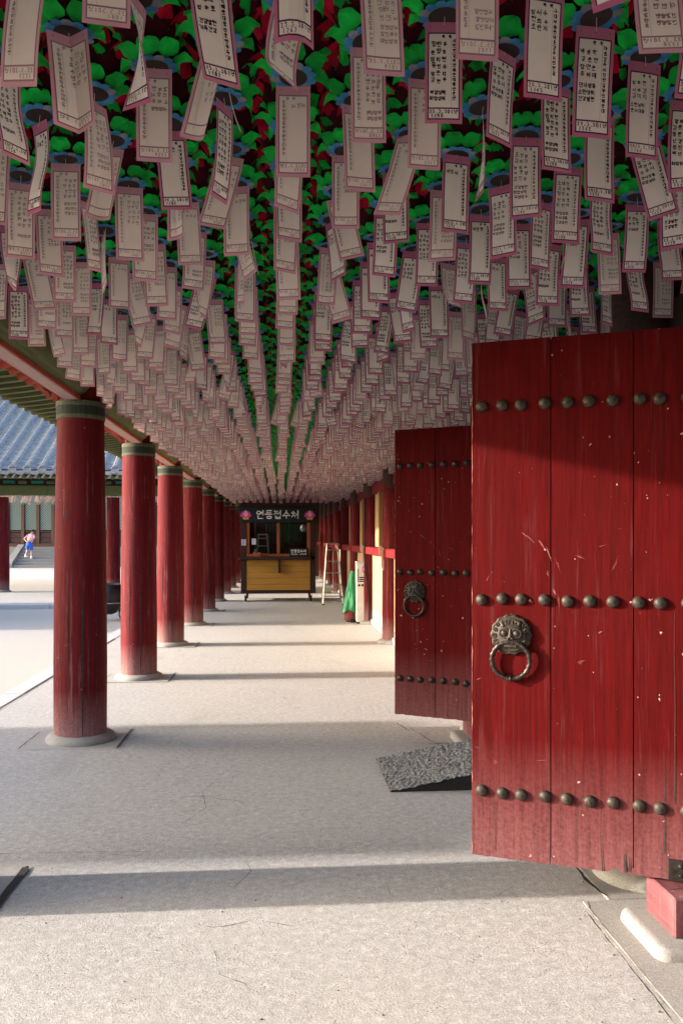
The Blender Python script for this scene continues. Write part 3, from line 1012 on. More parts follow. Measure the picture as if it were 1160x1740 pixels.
# ------------------------------------------------------------------ handwriting: strokes for Korean syllables, digits
def _circ(cx=.5, cy=.5, rx=.5, ry=.5, n=9):
    return [(cx + rx * math.sin(2 * PI * i / n), cy + ry * math.cos(2 * PI * i / n)) for i in range(n + 1)]
CONS = {'ㄱ': [[(0, 1), (1, 1), (.75, 0)]], 'ㄴ': [[(0, 1), (0, 0), (1, .05)]], 'ㄷ': [[(1, 1), (0, 1), (0, 0), (1, 0)]],
        'ㄹ': [[(0, 1), (1, 1), (1, .52), (0, .48), (0, 0), (1, 0)]], 'ㅁ': [[(0, 1), (0, 0), (1, 0), (1, 1), (0, 1)]],
        'ㅂ': [[(0, 1), (0, 0), (1, 0), (1, 1)], [(0, .5), (1, .5)]], 'ㅅ': [[(.5, 1), (.4, .5), (0, 0)], [(.45, .6), (1, 0)]],
        'ㅇ': [_circ()], 'ㅈ': [[(0, 1), (1, 1)], [(.55, 1), (.4, .5), (0, 0)], [(.45, .55), (1, 0)]],
        'ㅊ': [[(.35, 1.02), (.65, .95)], [(0, .76), (1, .76)], [(.55, .76), (.4, .4), (0, 0)], [(.45, .45), (1, 0)]],
        'ㅋ': [[(0, 1), (1, 1), (.75, 0)], [(0, .52), (.95, .55)]], 'ㅌ': [[(1, 1), (0, 1), (0, 0), (1, 0)], [(0, .5), (.95, .5)]],
        'ㅍ': [[(0, 1), (1, 1)], [(0, 0), (1, 0)], [(.3, 1), (.3, 0)], [(.7, 1), (.7, 0)]],
        'ㅎ': [[(.35, 1.05), (.65, .98)], [(0, .78), (1, .78)], _circ(.5, .3, .36, .3)]}
INI = "ㄱ ㄱㄱ ㄴ ㄷ ㄷㄷ ㄹ ㅁ ㅂ ㅂㅂ ㅅ ㅅㅅ ㅇ ㅈ ㅈㅈ ㅊ ㅋ ㅌ ㅍ ㅎ".split()
FIN = ". ㄱ ㄱㄱ ㄱㅅ ㄴ ㄴㅈ ㄴㅎ ㄷ ㄹ ㄹㄱ ㄹㅁ ㄹㅂ ㄹㅅ ㄹㅌ ㄹㅍ ㄹㅎ ㅁ ㅂ ㅂㅅ ㅅ ㅅㅅ ㅇ ㅈ ㅊ ㅋ ㅌ ㅍ ㅎ".split()
# vowels: (strokes in the right column, strokes in the row below); x 0..1, y 0..1 of that slot
VV = {'a': [[(.35, 1), (.35, 0)], [(.35, .5), (1, .5)]], 'ae': [[(.2, 1), (.2, 0)], [(.2, .5), (.8, .5)], [(.8, 1), (.8, 0)]],
      'ya': [[(.35, 1), (.35, 0)], [(.35, .62), (1, .62)], [(.35, .38), (1, .38)]], 'yae': [[(.2, 1), (.2, 0)], [(.2, .62), (.8, .62)], [(.2, .38), (.8, .38)], [(.8, 1), (.8, 0)]],
      'eo': [[(.7, 1), (.7, 0)], [(0, .5), (.7, .5)]], 'e': [[(.45, 1), (.45, 0)], [(0, .5), (.45, .5)], [(.9, 1), (.9, 0)]],
      'yeo': [[(.7, 1), (.7, 0)], [(0, .62), (.7, .62)], [(0, .38), (.7, .38)]], 'ye': [[(.45, 1), (.45, 0)], [(0, .62), (.45, .62)], [(0, .38), (.45, .38)], [(.9, 1), (.9, 0)]],
      'i': [[(.5, 1), (.5, 0)]]}
HV = {'o': [[(0, .2), (1, .2)], [(.5, 1), (.5, .2)]], 'yo': [[(0, .2), (1, .2)], [(.35, 1), (.35, .2)], [(.65, 1), (.65, .2)]],
      'u': [[(0, .85), (1, .85)], [(.5, .85), (.5, 0)]], 'yu': [[(0, .85), (1, .85)], [(.35, .85), (.35, 0)], [(.65, .85), (.65, 0)]], 'eu': [[(0, .5), (1, .5)]]}
VOW = ['a', 'ae', 'ya', 'yae', 'eo', 'e', 'yeo', 'ye', 'o', ('o', 'a'), ('o', 'ae'), ('o', 'i'), 'yo', 'u', ('u', 'eo'), ('u', 'e'), ('u', 'i'), 'yu', 'eu', ('eu', 'i'), 'i']
DIG = {'0': [_circ(.5, .5, .4, .5)], '1': [[(.4, .85), (.55, 1), (.55, 0)]], '2': [[(.1, .8), (.4, 1), (.8, .8), (.1, 0), (.9, 0)]],
       '3': [[(.1, .95), (.8, .9), (.4, .55), (.85, .3), (.5, 0), (.1, .1)]], '4': [[(.6, 0), (.65, 1), (.1, .35), (.95, .35)]],
       '5': [[(.8, 1), (.2, 1), (.2, .6), (.7, .6), (.8, .25), (.4, 0), (.1, .1)]], '6': [[(.7, 1), (.2, .5), (.2, .1), (.6, 0), (.8, .3), (.2, .4)]],
       '7': [[(.1, 1), (.9, 1), (.4, 0)]], '8': [_circ(.5, .75, .3, .25, 7), _circ(.5, .25, .38, .25, 7)], '9': [_circ(.5, .7, .3, .3, 7), [(.8, .7), (.6, 0)]],
       '.': [[(.4, .0), (.5, .08)]], '·': [[(.4, .5), (.55, .55)]]}

def glyph(ch):
    """polylines in a unit box"""
    out = []
    def put(strokes, x, y, w, h):
        for s in strokes:
            out.append([(x + p[0] * w, y + p[1] * h) for p in s])
    def cons(c, x, y, w, h):
        for i, q in enumerate(c):
            put(CONS[q], x + i * w * .55, y, w * (.45 if len(c) > 1 else 1), h)
    o = ord(ch)
    if 0xAC00 <= o <= 0xD7A3:
        o -= 0xAC00
        i, v, f = o // 588, VOW[o % 588 // 28], FIN[o % 28]
        vert = v if isinstance(v, str) and v in VV else (v[1] if isinstance(v, tuple) else None)
        hor = v if isinstance(v, str) and v in HV else (v[0] if isinstance(v, tuple) else None)
        b = .40 if f != '.' else 0.0
        if f != '.':
            cons(f, .22, .0, .62, .30)
        H = 1 - b
        if vert and hor:
            cons(INI[i], .05, b + H * .52, .48, H * .46)
            put(HV[hor], .0, b + H * .05, .62, H * .36)
            put(VV[vert], .66, b, .32, H)
        elif vert:
            cons(INI[i], .04, b + H * .20, .50, H * .66)
            put(VV[vert], .62, b, .36, H)
        else:
            cons(INI[i], .2, b + H * .52, .6, H * .46)
            put(HV[hor], .02, b + H * .02, .96, H * .42)
    elif ch in DIG:
        put(DIG[ch], .1, 0, .6, .9)
    return out

def strokes_to_quads(lines, width, mapf, jit=0.0, rnd=None, taper=False):
    """thin quads along polylines; mapf(x, y) -> 3D point"""
    vs_, fs = [], []
    for ln in lines:
        if rnd:
            ln = [(x + rnd.uniform(-jit, jit), y + rnd.uniform(-jit, jit)) for x, y in ln]
        n = len(ln)
        b = len(vs_)
        for i, p in enumerate(ln):
            a, c = ln[max(i - 1, 0)], ln[min(i + 1, n - 1)]
            dx, dy = c[0] - a[0], c[1] - a[1]
            l_ = math.hypot(dx, dy) or 1
            w = width * .5
            if taper:
                w *= 1.25 if i == 0 else (.7 if i == n - 1 else 1)
            nx, ny = -dy / l_ * w, dx / l_ * w
            ex, ey = (dx / l_ * w * (-.6 if i == 0 else .6 if i == n - 1 else 0), dy / l_ * w * (-.6 if i == 0 else .6 if i == n - 1 else 0))
            vs_ += [mapf(p[0] + nx + ex, p[1] + ny + ey), mapf(p[0] - nx + ex, p[1] - ny + ey)]
        fs += [(b + 2 * i, b + 2 * i + 1, b + 2 * i + 3, b + 2 * i + 2) for i in range(n - 1)]
    return vs_, fs

def text_lines(s, x, y, size, pitch, down=False, asp=.95):
    out = []
    for i, ch in enumerate(s):
        if ch == ' ':
            continue
        ox, oy = (x, y - i * pitch) if down else (x + i * pitch, y)
        out += [[(ox + px_ * size * asp, oy + py_ * size) for px_, py_ in l] for l in glyph(ch)]
    return out

# ------------------------------------------------------------------ wish tags
TW, TL = .0905, .238
SUR, GIV = "김이박최정강조윤장임유한오서신", "지민서연현우진영수미선주승태희경은하준혜숙철호란"
WISH = ["가족건강", "소원성취", "사업번창", "무병장수", "만사형통", "학업성취", "건강발원", "운수대통", "취업성취"]
ADDR = "서울시강남구대치동은마로경주시진현길부산해운대울산춘천우두강변로수원"
def tag_text(seed, sparse=False):
    r_ = random.Random(seed)
    L = []
    L += text_lines("축", .040, -.037, .0075, .01) + text_lines("축", .056, -.037, .0075, .01)
    y = -.056
    for i in range(1 if sparse else r_.randint(2, 6)):
        nm = r_.choice(SUR) + r_.choice(GIV) + r_.choice(GIV)
        x = .0125 + r_.uniform(-.001, .003)
        for q, ch in enumerate(nm):
            L += text_lines(ch, x + q * .0142 + r_.uniform(-.001, .001), y + r_.uniform(-.0022, .0016), .0098 * r_.uniform(.85, 1.2), .0142)
        y -= .0165
    y -= r_.uniform(.002, .016) if not sparse else .02
    for i in range(0 if sparse else r_.randint(0, 4)):
        if y < -.185:
            break
        L += text_lines(r_.choice(WISH), .0115 + r_.uniform(-.001, .003), y, .0090, .0098)
        y -= .0145
    a = r_.randint(0, len(ADDR) - 14)
    L += text_lines(ADDR[a:a + 13], .0665, -.046, .0078, .0112, True)
    L += text_lines("25.3.30" if r_.random() < .7 else "2025.3.31", .011, -.2125, .0085, .0072)
    L += text_lines("1년", .062, -.2125, .0085, .0088)
    L += text_lines("%d" % r_.randint(1012, 1299), .014, -.2225, .0082, .0078)
    return L

def tag_surface(kind):
    def S(u, v):
        """u 0..1 across, v 0..1 down the tag -> point, in metres"""
        x, y, z = (u - .5) * TW, 0.0, -v * TL
        if kind == 'flat':
            y = .004 * math.sin(v * 3) + .05 * x * x * 20
        elif kind == 'bow':
            y = .030 * v * v
            z = -v * TL * .992
        elif kind == 'back_bow':
            y = -.034 * v * v + .01 * v
        elif kind == 'wave':
            y = .010 * math.sin(v * 5.2)
        elif kind.startswith('twist'):
            a = R(float(kind[5:])) * (v ** 1.15)
            x, y = x * math.cos(a), x * math.sin(a)
            y += .008 * math.sin(v * 3)
        elif kind == 'curl':
            y = .02 * v + .055 * max(0, v - .35) ** 2 * 2
            z = -TL * (v - .22 * max(0, v - .4) ** 2)
            y += x * .25 * v
        elif kind == 'side_curl':
            a = x / (TW * .5)
            y = .022 * a * a * (.4 + .6 * v) + .012 * v
            x *= .86
        elif kind == 'fold':
            k = .30
            y = abs(x + .0) * .75 * (1 + v)
            x = x * 1.0
            y += .02 * v * v
            z = -v * TL * (.96 + .05 * abs(u - .5))
        return Vector((x, y, z))
    return S

UB = [(0, 'p'), (.07, 'l'), (.103, 'w'), (.30, 'w'), (.5, 'w'), (.70, 'w'), (.897, 'l'), (.93, 'p'), (1, None)]
VB = [(0, 'p'), (.05, 'p'), (.098, 'l'), (.112, 'w'), (.21, 'w'), (.32, 'w'), (.43, 'w'), (.54, 'w'), (.65, 'w'), (.75, 'w'), (.836, 'l'), (.851, 'w'), (.945, 'l'), (.960, 'p'), (1, None)]
def tag_mesh(kind, seed, sparse=False, ink_w=.00135, two_leaf=False):
    mb = MB()
    S = tag_surface(kind)
    def N(u, v):
        e = .01
        n_ = (S(min(1, u + e), v) - S(max(0, u - e), v)).cross(S(u, max(0, v - e)) - S(u, min(1, v + e)))
        n_.normalize()
        return n_                                   # points to -Y: the written side
    def off(u, v, d):
        p = S(u, v) + N(u, v) * d
        return (p.x, p.y, p.z)
    cell = {'p': 0, 'l': 1, 'w': 2}
    def sheet(d, base):
        b = len(mb.v)
        nu, nv = len(UB), len(VB)
        mb.v += [off(u[0], v[0], d) for u in UB for v in VB]
        for i in range(nu - 1):
            for j_ in range(nv - 1):
                cu, cv = UB[i][1], VB[j_][1]
                c = 'p' if 'p' in (cu, cv) else ('l' if 'l' in (cu, cv) else 'w')
                mb.f.append((b + i * nv + j_, b + i * nv + j_ + 1, b + (i + 1) * nv + j_ + 1, b + (i + 1) * nv + j_))
                mb.m.append(base + cell[c])
    sheet(0.0, 0)
    lines = tag_text(seed, sparse)
    rnd = random.Random(seed)
    for d, m, w in ((.0004, 3, ink_w), (-.0004, 4, ink_w * .9)):
        mp = lambda x, y, d=d: off(min(.985, max(.015, x / TW)), min(.99, max(.01, -y / TL)), d)
        vs_, fs = strokes_to_quads(lines, w, mp, .0008, random.Random(seed))
        mb.add(vs_, fs, m)
        vs_, fs = strokes_to_quads([[(TW * .70, -TL * (.15 + .0685 * i)) for i in range(11)]], .0005, mp)
        mb.add(vs_, fs, m)
    # the punched hole and two printed dots in the head
    for u, q in ((.5, .0022), (.13, .0026), (.87, .0026)):
        for d, m in ((.0004, 1 if u != .5 else 3), (-.0004, 4)):
            mb.add([off(u + q / TW * math.cos(a * 1.047), .045 + q / TL * math.sin(a * 1.047), d) for a in range(6)], [(0, 1, 2, 3, 4, 5)], m)
    return mb.mesh("wish_tag", TAG_MATS, None, recalc=False)
TAG_MATS = [M['tag_pink'], M['tag_line'], M['tag_paper'], M['tag_ink'], M['tag_back_ink']]
LOOK = {'flat': "flat", 'bow': "gently bowed", 'back_bow': "backward bent", 'wave': "rippled", 'twist18': "slightly twisted", 'twist-22': "slightly twisted",
        'twist75': "strongly twisted", 'curl': "curled up", 'side_curl': "rolled", 'fold': "doubled open"}
VAR = {}
for n_, (kind, seeds) in enumerate({'flat': 10, 'bow': 5, 'back_bow': 3, 'wave': 5, 'twist18': 2, 'twist-22': 2, 'twist75': 1, 'curl': 1, 'side_curl': 2, 'fold': 1}.items()):
    VAR[kind] = [tag_mesh(kind, 31 * n_ + q, ink_w=.0016 + .0007 * ((n_ + q) % 3) / 2, sparse=(q == 2 or (kind == 'bow' and q == 1))) for q in range(seeds)]

sm = MB()
sm.tube([(0, .004, .045), (.0005, .001, .012), (.0, -.001, -.010)], .0007, 4)
sm.ring((0, 0, -.008), .0035, .0006, (1, 0, 0), 8, 4)
string_me = sm.mesh("string", M['string'], 60)

# ------------------------------------------------------------------ lotus lanterns
def leaf_mesh(name, mat, r0, z0, run, rise, wid, tip, cup=.42, nt=7, tipdown=.015, seed=0):
    r_ = random.Random(seed)
    mb = MB()
    k1, k2 = r_.uniform(-.006, .006), r_.uniform(-.004, .004)
    def fn(a, b):
        t, s = a, b * 2 - 1
        w = wid * 1.95 * (t + .12) ** .50 * max(0.0, 1 - t) ** 1.12
        x = r0 + run * t
        z = z0 + rise * t ** 1.2 - tipdown * t ** 4 + cup * w * abs(s) ** 1.15
        return (x, s * w + k1 * t * t, z + k2 * math.sin(t * 4) + .0035 * math.sin(s * 3 + t * 5) + .0022 * math.sin(t * 13 + seed) * abs(s))
    mb.grid(fn, nt, 4)
    return mb.mesh(name, mat, 20, recalc=False)
LEAF_A = [leaf_mesh("leaf", M['leaf'], .048, .006, .056, .040, .036, 0, seed=q, tipdown=.018 + .008 * q) for q in range(3)]
LEAF_B = [leaf_mesh("leaf", M['leaf'], .046, .030, .050, .068, .038, 0, seed=q + 5) for q in range(2)]
PETAL = [leaf_mesh("petal", M['petal'], .052, .050, .080, .100, .037, 0, seed=q + 9, cup=.5) for q in range(2)]
rm = MB()
NL = 12
vs_, fs, ms = [], [], []
for i in range(NL * 4):
    a = 2 * PI * i / (NL * 4)
    ro = .0520 + .0085 * abs(math.sin(a * NL / 2)) ** .6
    for r_, z in ((.0365, .004), (ro * .85, .0015), (ro, .005), (.040, .012)):
        vs_.append((r_ * math.cos(a), r_ * math.sin(a), z))
nn_ = NL * 4
for i in range(nn_):
    for j in range(3):
        fs.append((i * 4 + j, ((i + 1) % nn_) * 4 + j, ((i + 1) % nn_) * 4 + j + 1, i * 4 + j + 1))
        ms.append(1 if (i // 4) % 4 == 1 else 0)
b0 = len(rm.v); rm.v += vs_; rm.f += fs; rm.m += ms
RIM = rm.mesh("rim", [M['rim'], M['rim_grey']])
HOLLOW = MB().lathe([(.0368, .0045), (.036, .03), (.03, .07), (.0005, .085)], 20).mesh("hollow", M['hollow'], 60)
BODY = MB().lathe([(.040, .018), (.066, .05), (.092, .10), (.100, .15), (.085, .21), (.04, .25), (.0005, .26)], 16).mesh("body", M['body'], 60)

def joined(mesh_list, angles, name, mats):
    mb = MB()
    for me, a in zip(mesh_list, angles):
        c, s_ = math.cos(a), math.sin(a)
        mb.add([(v.co.x * c - v.co.y * s_, v.co.x * s_ + v.co.y * c, v.co.z) for v in me.vertices], [tuple(p.vertices) for p in me.polygons])
    return mb.mesh(name, mats, 180, recalc=False)
WHORL = [joined([LEAF_A[(i + q) % 3] for i in range(7)] + [LEAF_B[i % 2] for i in range(5)], [2 * PI * i / 7 + .1 * math.sin(5 * i + q) for i in range(7)] + [2 * PI * (i + .4) / 5 for i in range(5)], "leaf_whorl", M['leaf']) for q in range(2)]
PWHORL = [joined([PETAL[i % 2] for i in range(8)], [2 * PI * (i + .5) / 8 + .1 * math.sin(3 * i + q) for i in range(8)], "petal_whorl", M['petal']) for q in range(2)]

HZ = 2.75
def project(p):
    c, s_ = math.cos(PSI), math.sin(PSI)
    Z = p[0] * s_ + p[1] * c
    X = p[0] * c - p[1] * s_
    return (580 + F * X / Z, 915 - F * (p[2] - EYE) / Z) if Z > .2 else (9999, 9999)

spots = []
lr = random.Random(11)
for n in range(-6, 76):
    for half in (0, 1):
        for i in range(-7, 10):
            if (i % 2 == 1) != (half == 1):
                continue
            x = .03 + .177 * i
            y = (2.2 if i % 2 else 2.066) + .2675 * n
            hz = HZ + lr.uniform(-.012, .014)
            spots.append((i, n, x + lr.uniform(-.008, .008), y + lr.uniform(-.008, .008), hz))
spots.sort(key=lambda q: q[3])
in_l = [s for s in spots if (lambda q: -70 < q[0] < 1230 and -75 < q[1] < 900)(project((s[2], s[3], s[4])))]
in_t = [s for s in spots if (lambda q, w: -45 < q[0] < 1205 and w[1] > 8 and q[1] < 900)(project((s[2], s[3], s[4])), project((s[2], s[3], s[4] - TL)))]
def row_names(lst):
    rows = {}
    for s in lst:
        rows.setdefault(round((s[3]) / .13375), []).append(s)
    keys = sorted(rows)
    out = {}
    for ri, k_ in enumerate(keys):
        for ci, s in enumerate(sorted(rows[k_], key=lambda q: q[2])):
            out[s[:2]] = (ordinal(ci), ordinal(ri))
    return out
lan_i = in_l[:300]
tag_i = in_t[:300]
ln_names, tg_names = row_names(lan_i), row_names(tag_i)
keep_l = {s[:2] for s in lan_i}
keep_t = {s[:2] for s in tag_i}

for idx, s in enumerate(lan_i):
    a, b = ln_names[s[:2]]
    t = thing("lotus_lantern", "green leaved paper lotus lantern, %s from the courtyard side in the %s lantern row" % (a, b), "lantern", (s[2], s[3], s[4]), lr.uniform(0, 6.28), "paper lotus lanterns under the roof")
    t.rotation_euler = (lr.uniform(-.10, .10), lr.uniform(-.10, .10), lr.uniform(0, 6.28))
    link("rim", RIM, t)
    link("hollow", HOLLOW, t)
    link("body", BODY, t)
    if idx < 84:
        for q in range(7):
            link("leaf", LEAF_A[lr.randrange(3)], t, (0, 0, lr.uniform(-.002, .004)), 2 * PI * q / 7 + lr.uniform(-.16, .16))
        for q in range(5):
            link("leaf", LEAF_B[lr.randrange(2)], t, (0, 0, lr.uniform(-.004, .006)), 2 * PI * (q + .4) / 5 + lr.uniform(-.2, .2))
        for q in range(8):
            link("petal", PETAL[lr.randrange(2)], t, (0, 0, lr.uniform(-.006, .006)), 2 * PI * (q + .5) / 8 + lr.uniform(-.2, .2))
    else:
        stuff(link("leaf_whorl", WHORL[idx % 2], t))
        stuff(link("petal_whorl", PWHORL[idx % 2], t))

# the farther lanterns, and those over the viewer's head, as one mass
fm = MB()
for s in spots:
    if s[:2] in keep_l or s[3] > 21.5:
        continue
    o = (s[2], s[3], s[4])
    n1 = 8
    A0 = lr.uniform(0, 1)
    for q in range(n1):
        a = A0 + 2 * PI * q / n1
        c, s_ = math.cos(a), math.sin(a)
        P = lambda r_, w_, z_: (o[0] + r_ * c - w_ * s_, o[1] + r_ * s_ + w_ * c, o[2] + z_)
        fm.add([P(.05, 0, .006), P(.072, -.027, .032), P(.104, 0, .042), P(.072, .027, .032)], [(0, 1, 2, 3)], 0)
        a += .39
        c, s_ = math.cos(a), math.sin(a)
        fm.add([P(.048, 0, .034), P(.068, -.028, .065), P(.096, 0, .096), P(.068, .028, .065)], [(0, 1, 2, 3)], 0)
        fm.add([P(.052, 0, .065), P(.09, -.034, .10), P(.130, 0, .145), P(.09, .034, .10)], [(0, 1, 2, 3)], 1)
    ring = [(.037, .004), (.063, .004)]
    m_ = 12
    vs_ = [(o[0] + r_ * math.cos(2 * PI * q / m_), o[1] + r_ * math.sin(2 * PI * q / m_), o[2] + z) for r_, z in ring for q in range(m_)]
    fm.add(vs_, [(q, (q + 1) % m_, m_ + (q + 1) % m_, m_ + q) for q in range(m_)], 2)
    fm.add(vs_[:m_], [tuple(range(m_))], 3)
    vs_ = [(o[0] + r_ * math.cos(2 * PI * q / 8), o[1] + r_ * math.sin(2 * PI * q / 8), o[2] + z) for r_, z in ((.05, .03), (.1, .14), (.06, .24)) for q in range(8)]
    fm.add(vs_, [(k_ * 8 + q, k_ * 8 + (q + 1) % 8, k_ * 8 + 8 + (q + 1) % 8, k_ * 8 + 8 + q) for k_ in range(2) for q in range(8)] + [tuple(range(16, 24))], 4)
fl_ = stuff(fm.build("far_lotus_lanterns", [M['leaf'], M['petal'], M['rim'], M['hollow'], M['body']], recalc=False))
fl_["label"] = "mass of lotus lanterns farther along the covered walk"

# poses of the nearest tags: (column, row): (variant, written side to the viewer, turn, lean)
POSE = {(-3, -1): ('fold', 0, 4, 6), (-2, -1): ('twist75', 0, 70, 3), (-4, 0): ('wave', 1, 58, -2), (-4, 1): ('wave', 1, -50, 8), (-2, 0): ('flat', 0, 3, 0),
        (-1, 0): ('bow', 1, 66, -5), (-1, -1): ('side_curl', 0, -32, -16), (0, -1): ('curl', 0, 28, -14), (0, 0): ('flat', 0, -2, 0), (1, -1): ('flat', 0, 0, 1),
        (2, 0): ('flat', 0, 4, 0), (2, -1): ('flat', 1, -3, 0), (3, 0): ('twist18', 0, 74, 4), (3, -1): ('flat', 1, 30, 4), (3, -2): ('flat', 1, 8, 1),
        (4, 0): ('flat', 1, 12, 1), (4, -1): ('flat', 1, 4, 1), (4, -2): ('bow', 0, -6, 1), (5, -1): ('flat', 1, 8, 1), (2, 1): ('bow', 0, -38, -15),
        (3, 1): ('flat', 1, 10, 1), (-4, 2): ('flat', 0, 0, 0), (9, 4): ('flat', 0, 0, 0), (-7, 6): ('flat', 1, 4, 0), (1, 1): ('flat', 0, -4, 0), (-3, 0): ('twist-22', 0, 60, 3),
        (4, 2): ('wave', 1, -30, -2), (1, -2): ('flat', 0, 8, 3), (-3, -2): ('back_bow', 0, -24, -10), (-1, -2): ('twist18', 1, 20, -8), (2, -2): ('back_bow', 0, 5, 2)}
def tag_pose(i, n, r_):
    if (i, n) in POSE:
        return POSE[(i, n)]
    kind = r_.choices(['flat', 'bow', 'back_bow', 'wave', 'twist18', 'twist-22', 'twist75', 'curl', 'side_curl'], [34, 12, 7, 12, 10, 10, 3, 3, 6])[0]
    pf = .13 if i <= 0 else .45 if i == 1 else .78
    front = int(r_.random() < pf)
    yaw = r_.gauss(0, 9) + 6
    lean = r_.gauss(0, 2.0)
    q = r_.random()
    if q < .15:
        yaw += r_.choice((-1, 1)) * r_.uniform(25, 65)
        lean += r_.choice((-1, 1)) * r_.uniform(4, 14)
    elif q < .25:
        lean += r_.choice((-1, 1)) * r_.uniform(6, 16)
    return kind, front, yaw, lean

tr = random.Random(23)
poses = {s[:2]: tag_pose(s[0], s[1], tr) for s in spots}
for s in tag_i:
    kind, front, yaw, lean = poses[s[:2]]
    a, b = tg_names[s[:2]]
    turned = abs(yaw) > 30
    side = "written side" if front else "faded back"
    lab = "%s%s wish tag, %s shown, %s from courtyard side in %s row" % ("sideways turned " if turned else "", LOOK[kind], side, a, b)
    v = VAR[kind]
    o = link("wish_tag", v[tr.randrange(len(v))], None, (s[2], s[3], s[4] + tr.uniform(-.022, .004)))
    sc_ = tr.uniform(.95, 1.06)
    o.scale = (sc_, sc_, sc_)
    tag(o, lab, "wish tag", "handwritten wish tags hanging from the lanterns")
    o.rotation_euler = (R(tr.gauss(0, 2.2)), R(lean), R(yaw + (0 if front else 180)))
    link("string", string_me, o, (0, 0, 0))

# farther tags: one mass of small two-sided sheets
ft = MB()
def far_tag(o, yaw, lean, front, bow, r_):
    Mx = Matrix.Rotation(R(yaw + (0 if front else 180)), 3, 'Z') @ Matrix.Rotation(R(lean), 3, 'Y') @ Matrix.Rotation(R(r_.gauss(0, 3)), 3, 'X')
    def P(u, v, d):
        q = Mx @ Vector(((u - .5) * TW, d - bow * v * v, -v * TL))
        return (o[0] + q.x, o[1] + q.y, o[2] + q.z)
    for d, ink in ((-.0001, 3), (.0001, 4)):
        vb = [(0, 0), (.10, 2), (.83, 1), (.855, 2), (.95, 0), (1, None)]
        us = [0, .075, .105, .895, .925, 1]
        cu = [0, 1, 2, 1, 0]
        b = len(ft.v)
        if ink == 3:
            ft.v += [P(u, v[0], 0) for u in us for v in vb]
        for i in range(5 if ink == 3 else 0):
            for j_ in range(5):
                m = 0 if (cu[i] == 0 or vb[j_][1] == 0) else (1 if 1 in (cu[i], vb[j_][1]) else 2)
                ft.f.append((b + i * 6 + j_, b + i * 6 + j_ + 1, b + (i + 1) * 6 + j_ + 1, b + (i + 1) * 6 + j_))
                ft.m.append(m)
        dd_ = d + (-.0006 if d < 0 else .0006)
        for q in range(r_.randint(4, 8)):
            v0 = .19 + .082 * q
            u0 = .14 + r_.uniform(0, .05)
            for w_ in range(3):
                ua = u0 + w_ * .155
                ft.add([P(ua, v0, dd_), P(ua + .10, v0, dd_), P(ua + .10, v0 + .026, dd_), P(ua, v0 + .026, dd_)], [(0, 1, 2, 3)], ink)
        ft.add([P(.76, .18, dd_), P(.80, .18, dd_), P(.80, .72, dd_), P(.76, .72, dd_)], [(0, 1, 2, 3)], ink)
        ft.add([P(.15, .885, dd_), P(.8, .885, dd_), P(.8, .91, dd_), P(.15, .91, dd_)], [(0, 1, 2, 3)], ink)
for s in spots:
    if s[:2] in keep_t or s[3] > 21.5 or s[3] < 1.2:
        continue
    kind, front, yaw, lean = poses[s[:2]]
    far_tag((s[2], s[3], s[4] + tr.uniform(-.02, .01)), yaw, lean, front, tr.uniform(-.02, .03), tr)
far_tags = stuff(ft.build("far_wish_tags", TAG_MATS, recalc=False))
far_tags["label"] = "mass of wish tags farther along the covered walk"

# a few loose strings and paper strips
for i, (x, y, dx, ln, lab) in enumerate(((1.085, 2.86, -.05, .205, "bare pale string with a pink knot dangling above the sunlit door leaf"),
                                         (-.115, 3.02, .035, .20, "thin pale ribbon loop hanging among the tags over the walk"),
                                         (-.135, 2.16, .03, .10, "short loose string hanging from a lantern among the backs of tags"))):
    o = MB()
    o.tube([(0, 0, 0), (dx * .2, 0, -ln * .3), (dx * .6, .003, -ln * .7), (dx, .005, -ln)], [.0012, .0014, .0016, .0016], 5, 0)
    o.lathe([(.0005, -.004), (.0028, 0), (.0005, .004)], 6, (dx, .005, -ln), 1)
    tag(o.build("loose_string", [M['string'], M['tag_pink']], None, 60, loc=(x, y, 2.752)), lab, "string", None)

# ------------------------------------------------------------------ the reception booth at the end of the walk
bo = thing("reception_booth", "dark timber reception booth on castors with yellow board front at the walk's end", "booth", (-.03, 19.62, 0))
D = 1.15
MB().box(-.92, .92, 0, D, .20, .275, 0, .008).build("base_frame", M['booth_dark'], bo)
z = .278
for i in range(5):
    MB().box(-.782, .782, .012 + .004 * (i % 2), .045, z, z + .146, 0, .005).build("plank", M['booth_yellow'], bo)
    z += .1495
for s in (-1, 1):
    MB().box(s * .85 - .065, s * .85 + .065, -.004, .11, .277, 1.028, 0, .006).build("corner_post", M['booth_dark'], bo)
    MB().box(s * .85 - .065, s * .85 + .065, 0, .11, 1.105, 1.94, 0, .006).build("corner_post", M['booth_dark'], bo)
    MB().box(s * .90 - .02, s * .90 + .02, .112, D, .277, 2.0).build("side_board", M['booth_dark'], bo)
    MB().box(s * .745 - .04, s * .745 + .04, .02, .09, 1.172, 1.94, 0, .005).build("window_post", M['booth_orange'], bo)
MB().box(-.96, .80, -.22, .13, 1.032, 1.102, 0, .008).build("counter", M['booth_dark'], bo)
MB().box(.0, .05, -.15, .0, .70, 1.03, 0, .005).build("counter_bracket", M['black'], bo)
MB().box(-.78, .78, .0, .12, 1.104, 1.170, 0, .006).build("window_sill", M['booth_orange'], bo)
MB().box(-.035, .035, .015, .085, 1.172, 1.94, 0, .005).build("window_post", M['booth_orange'], bo)
MB().box(-.70, -.037, .046, .052, 1.172, 1.94).build("glass_pane", M['glass'], bo)
MB().box(.037, .70, .056, .062, 1.172, 1.94).build("glass_pane", M['glass'], bo)
MB().box(-.88, .88, D - .03, D, .28, 2.0).build("back_board", M['booth_dark'], bo)
MB().box(-.95, .95, -.02, D + .05, 2.33, 2.38).build("roof_board", M['booth_dark'], bo)
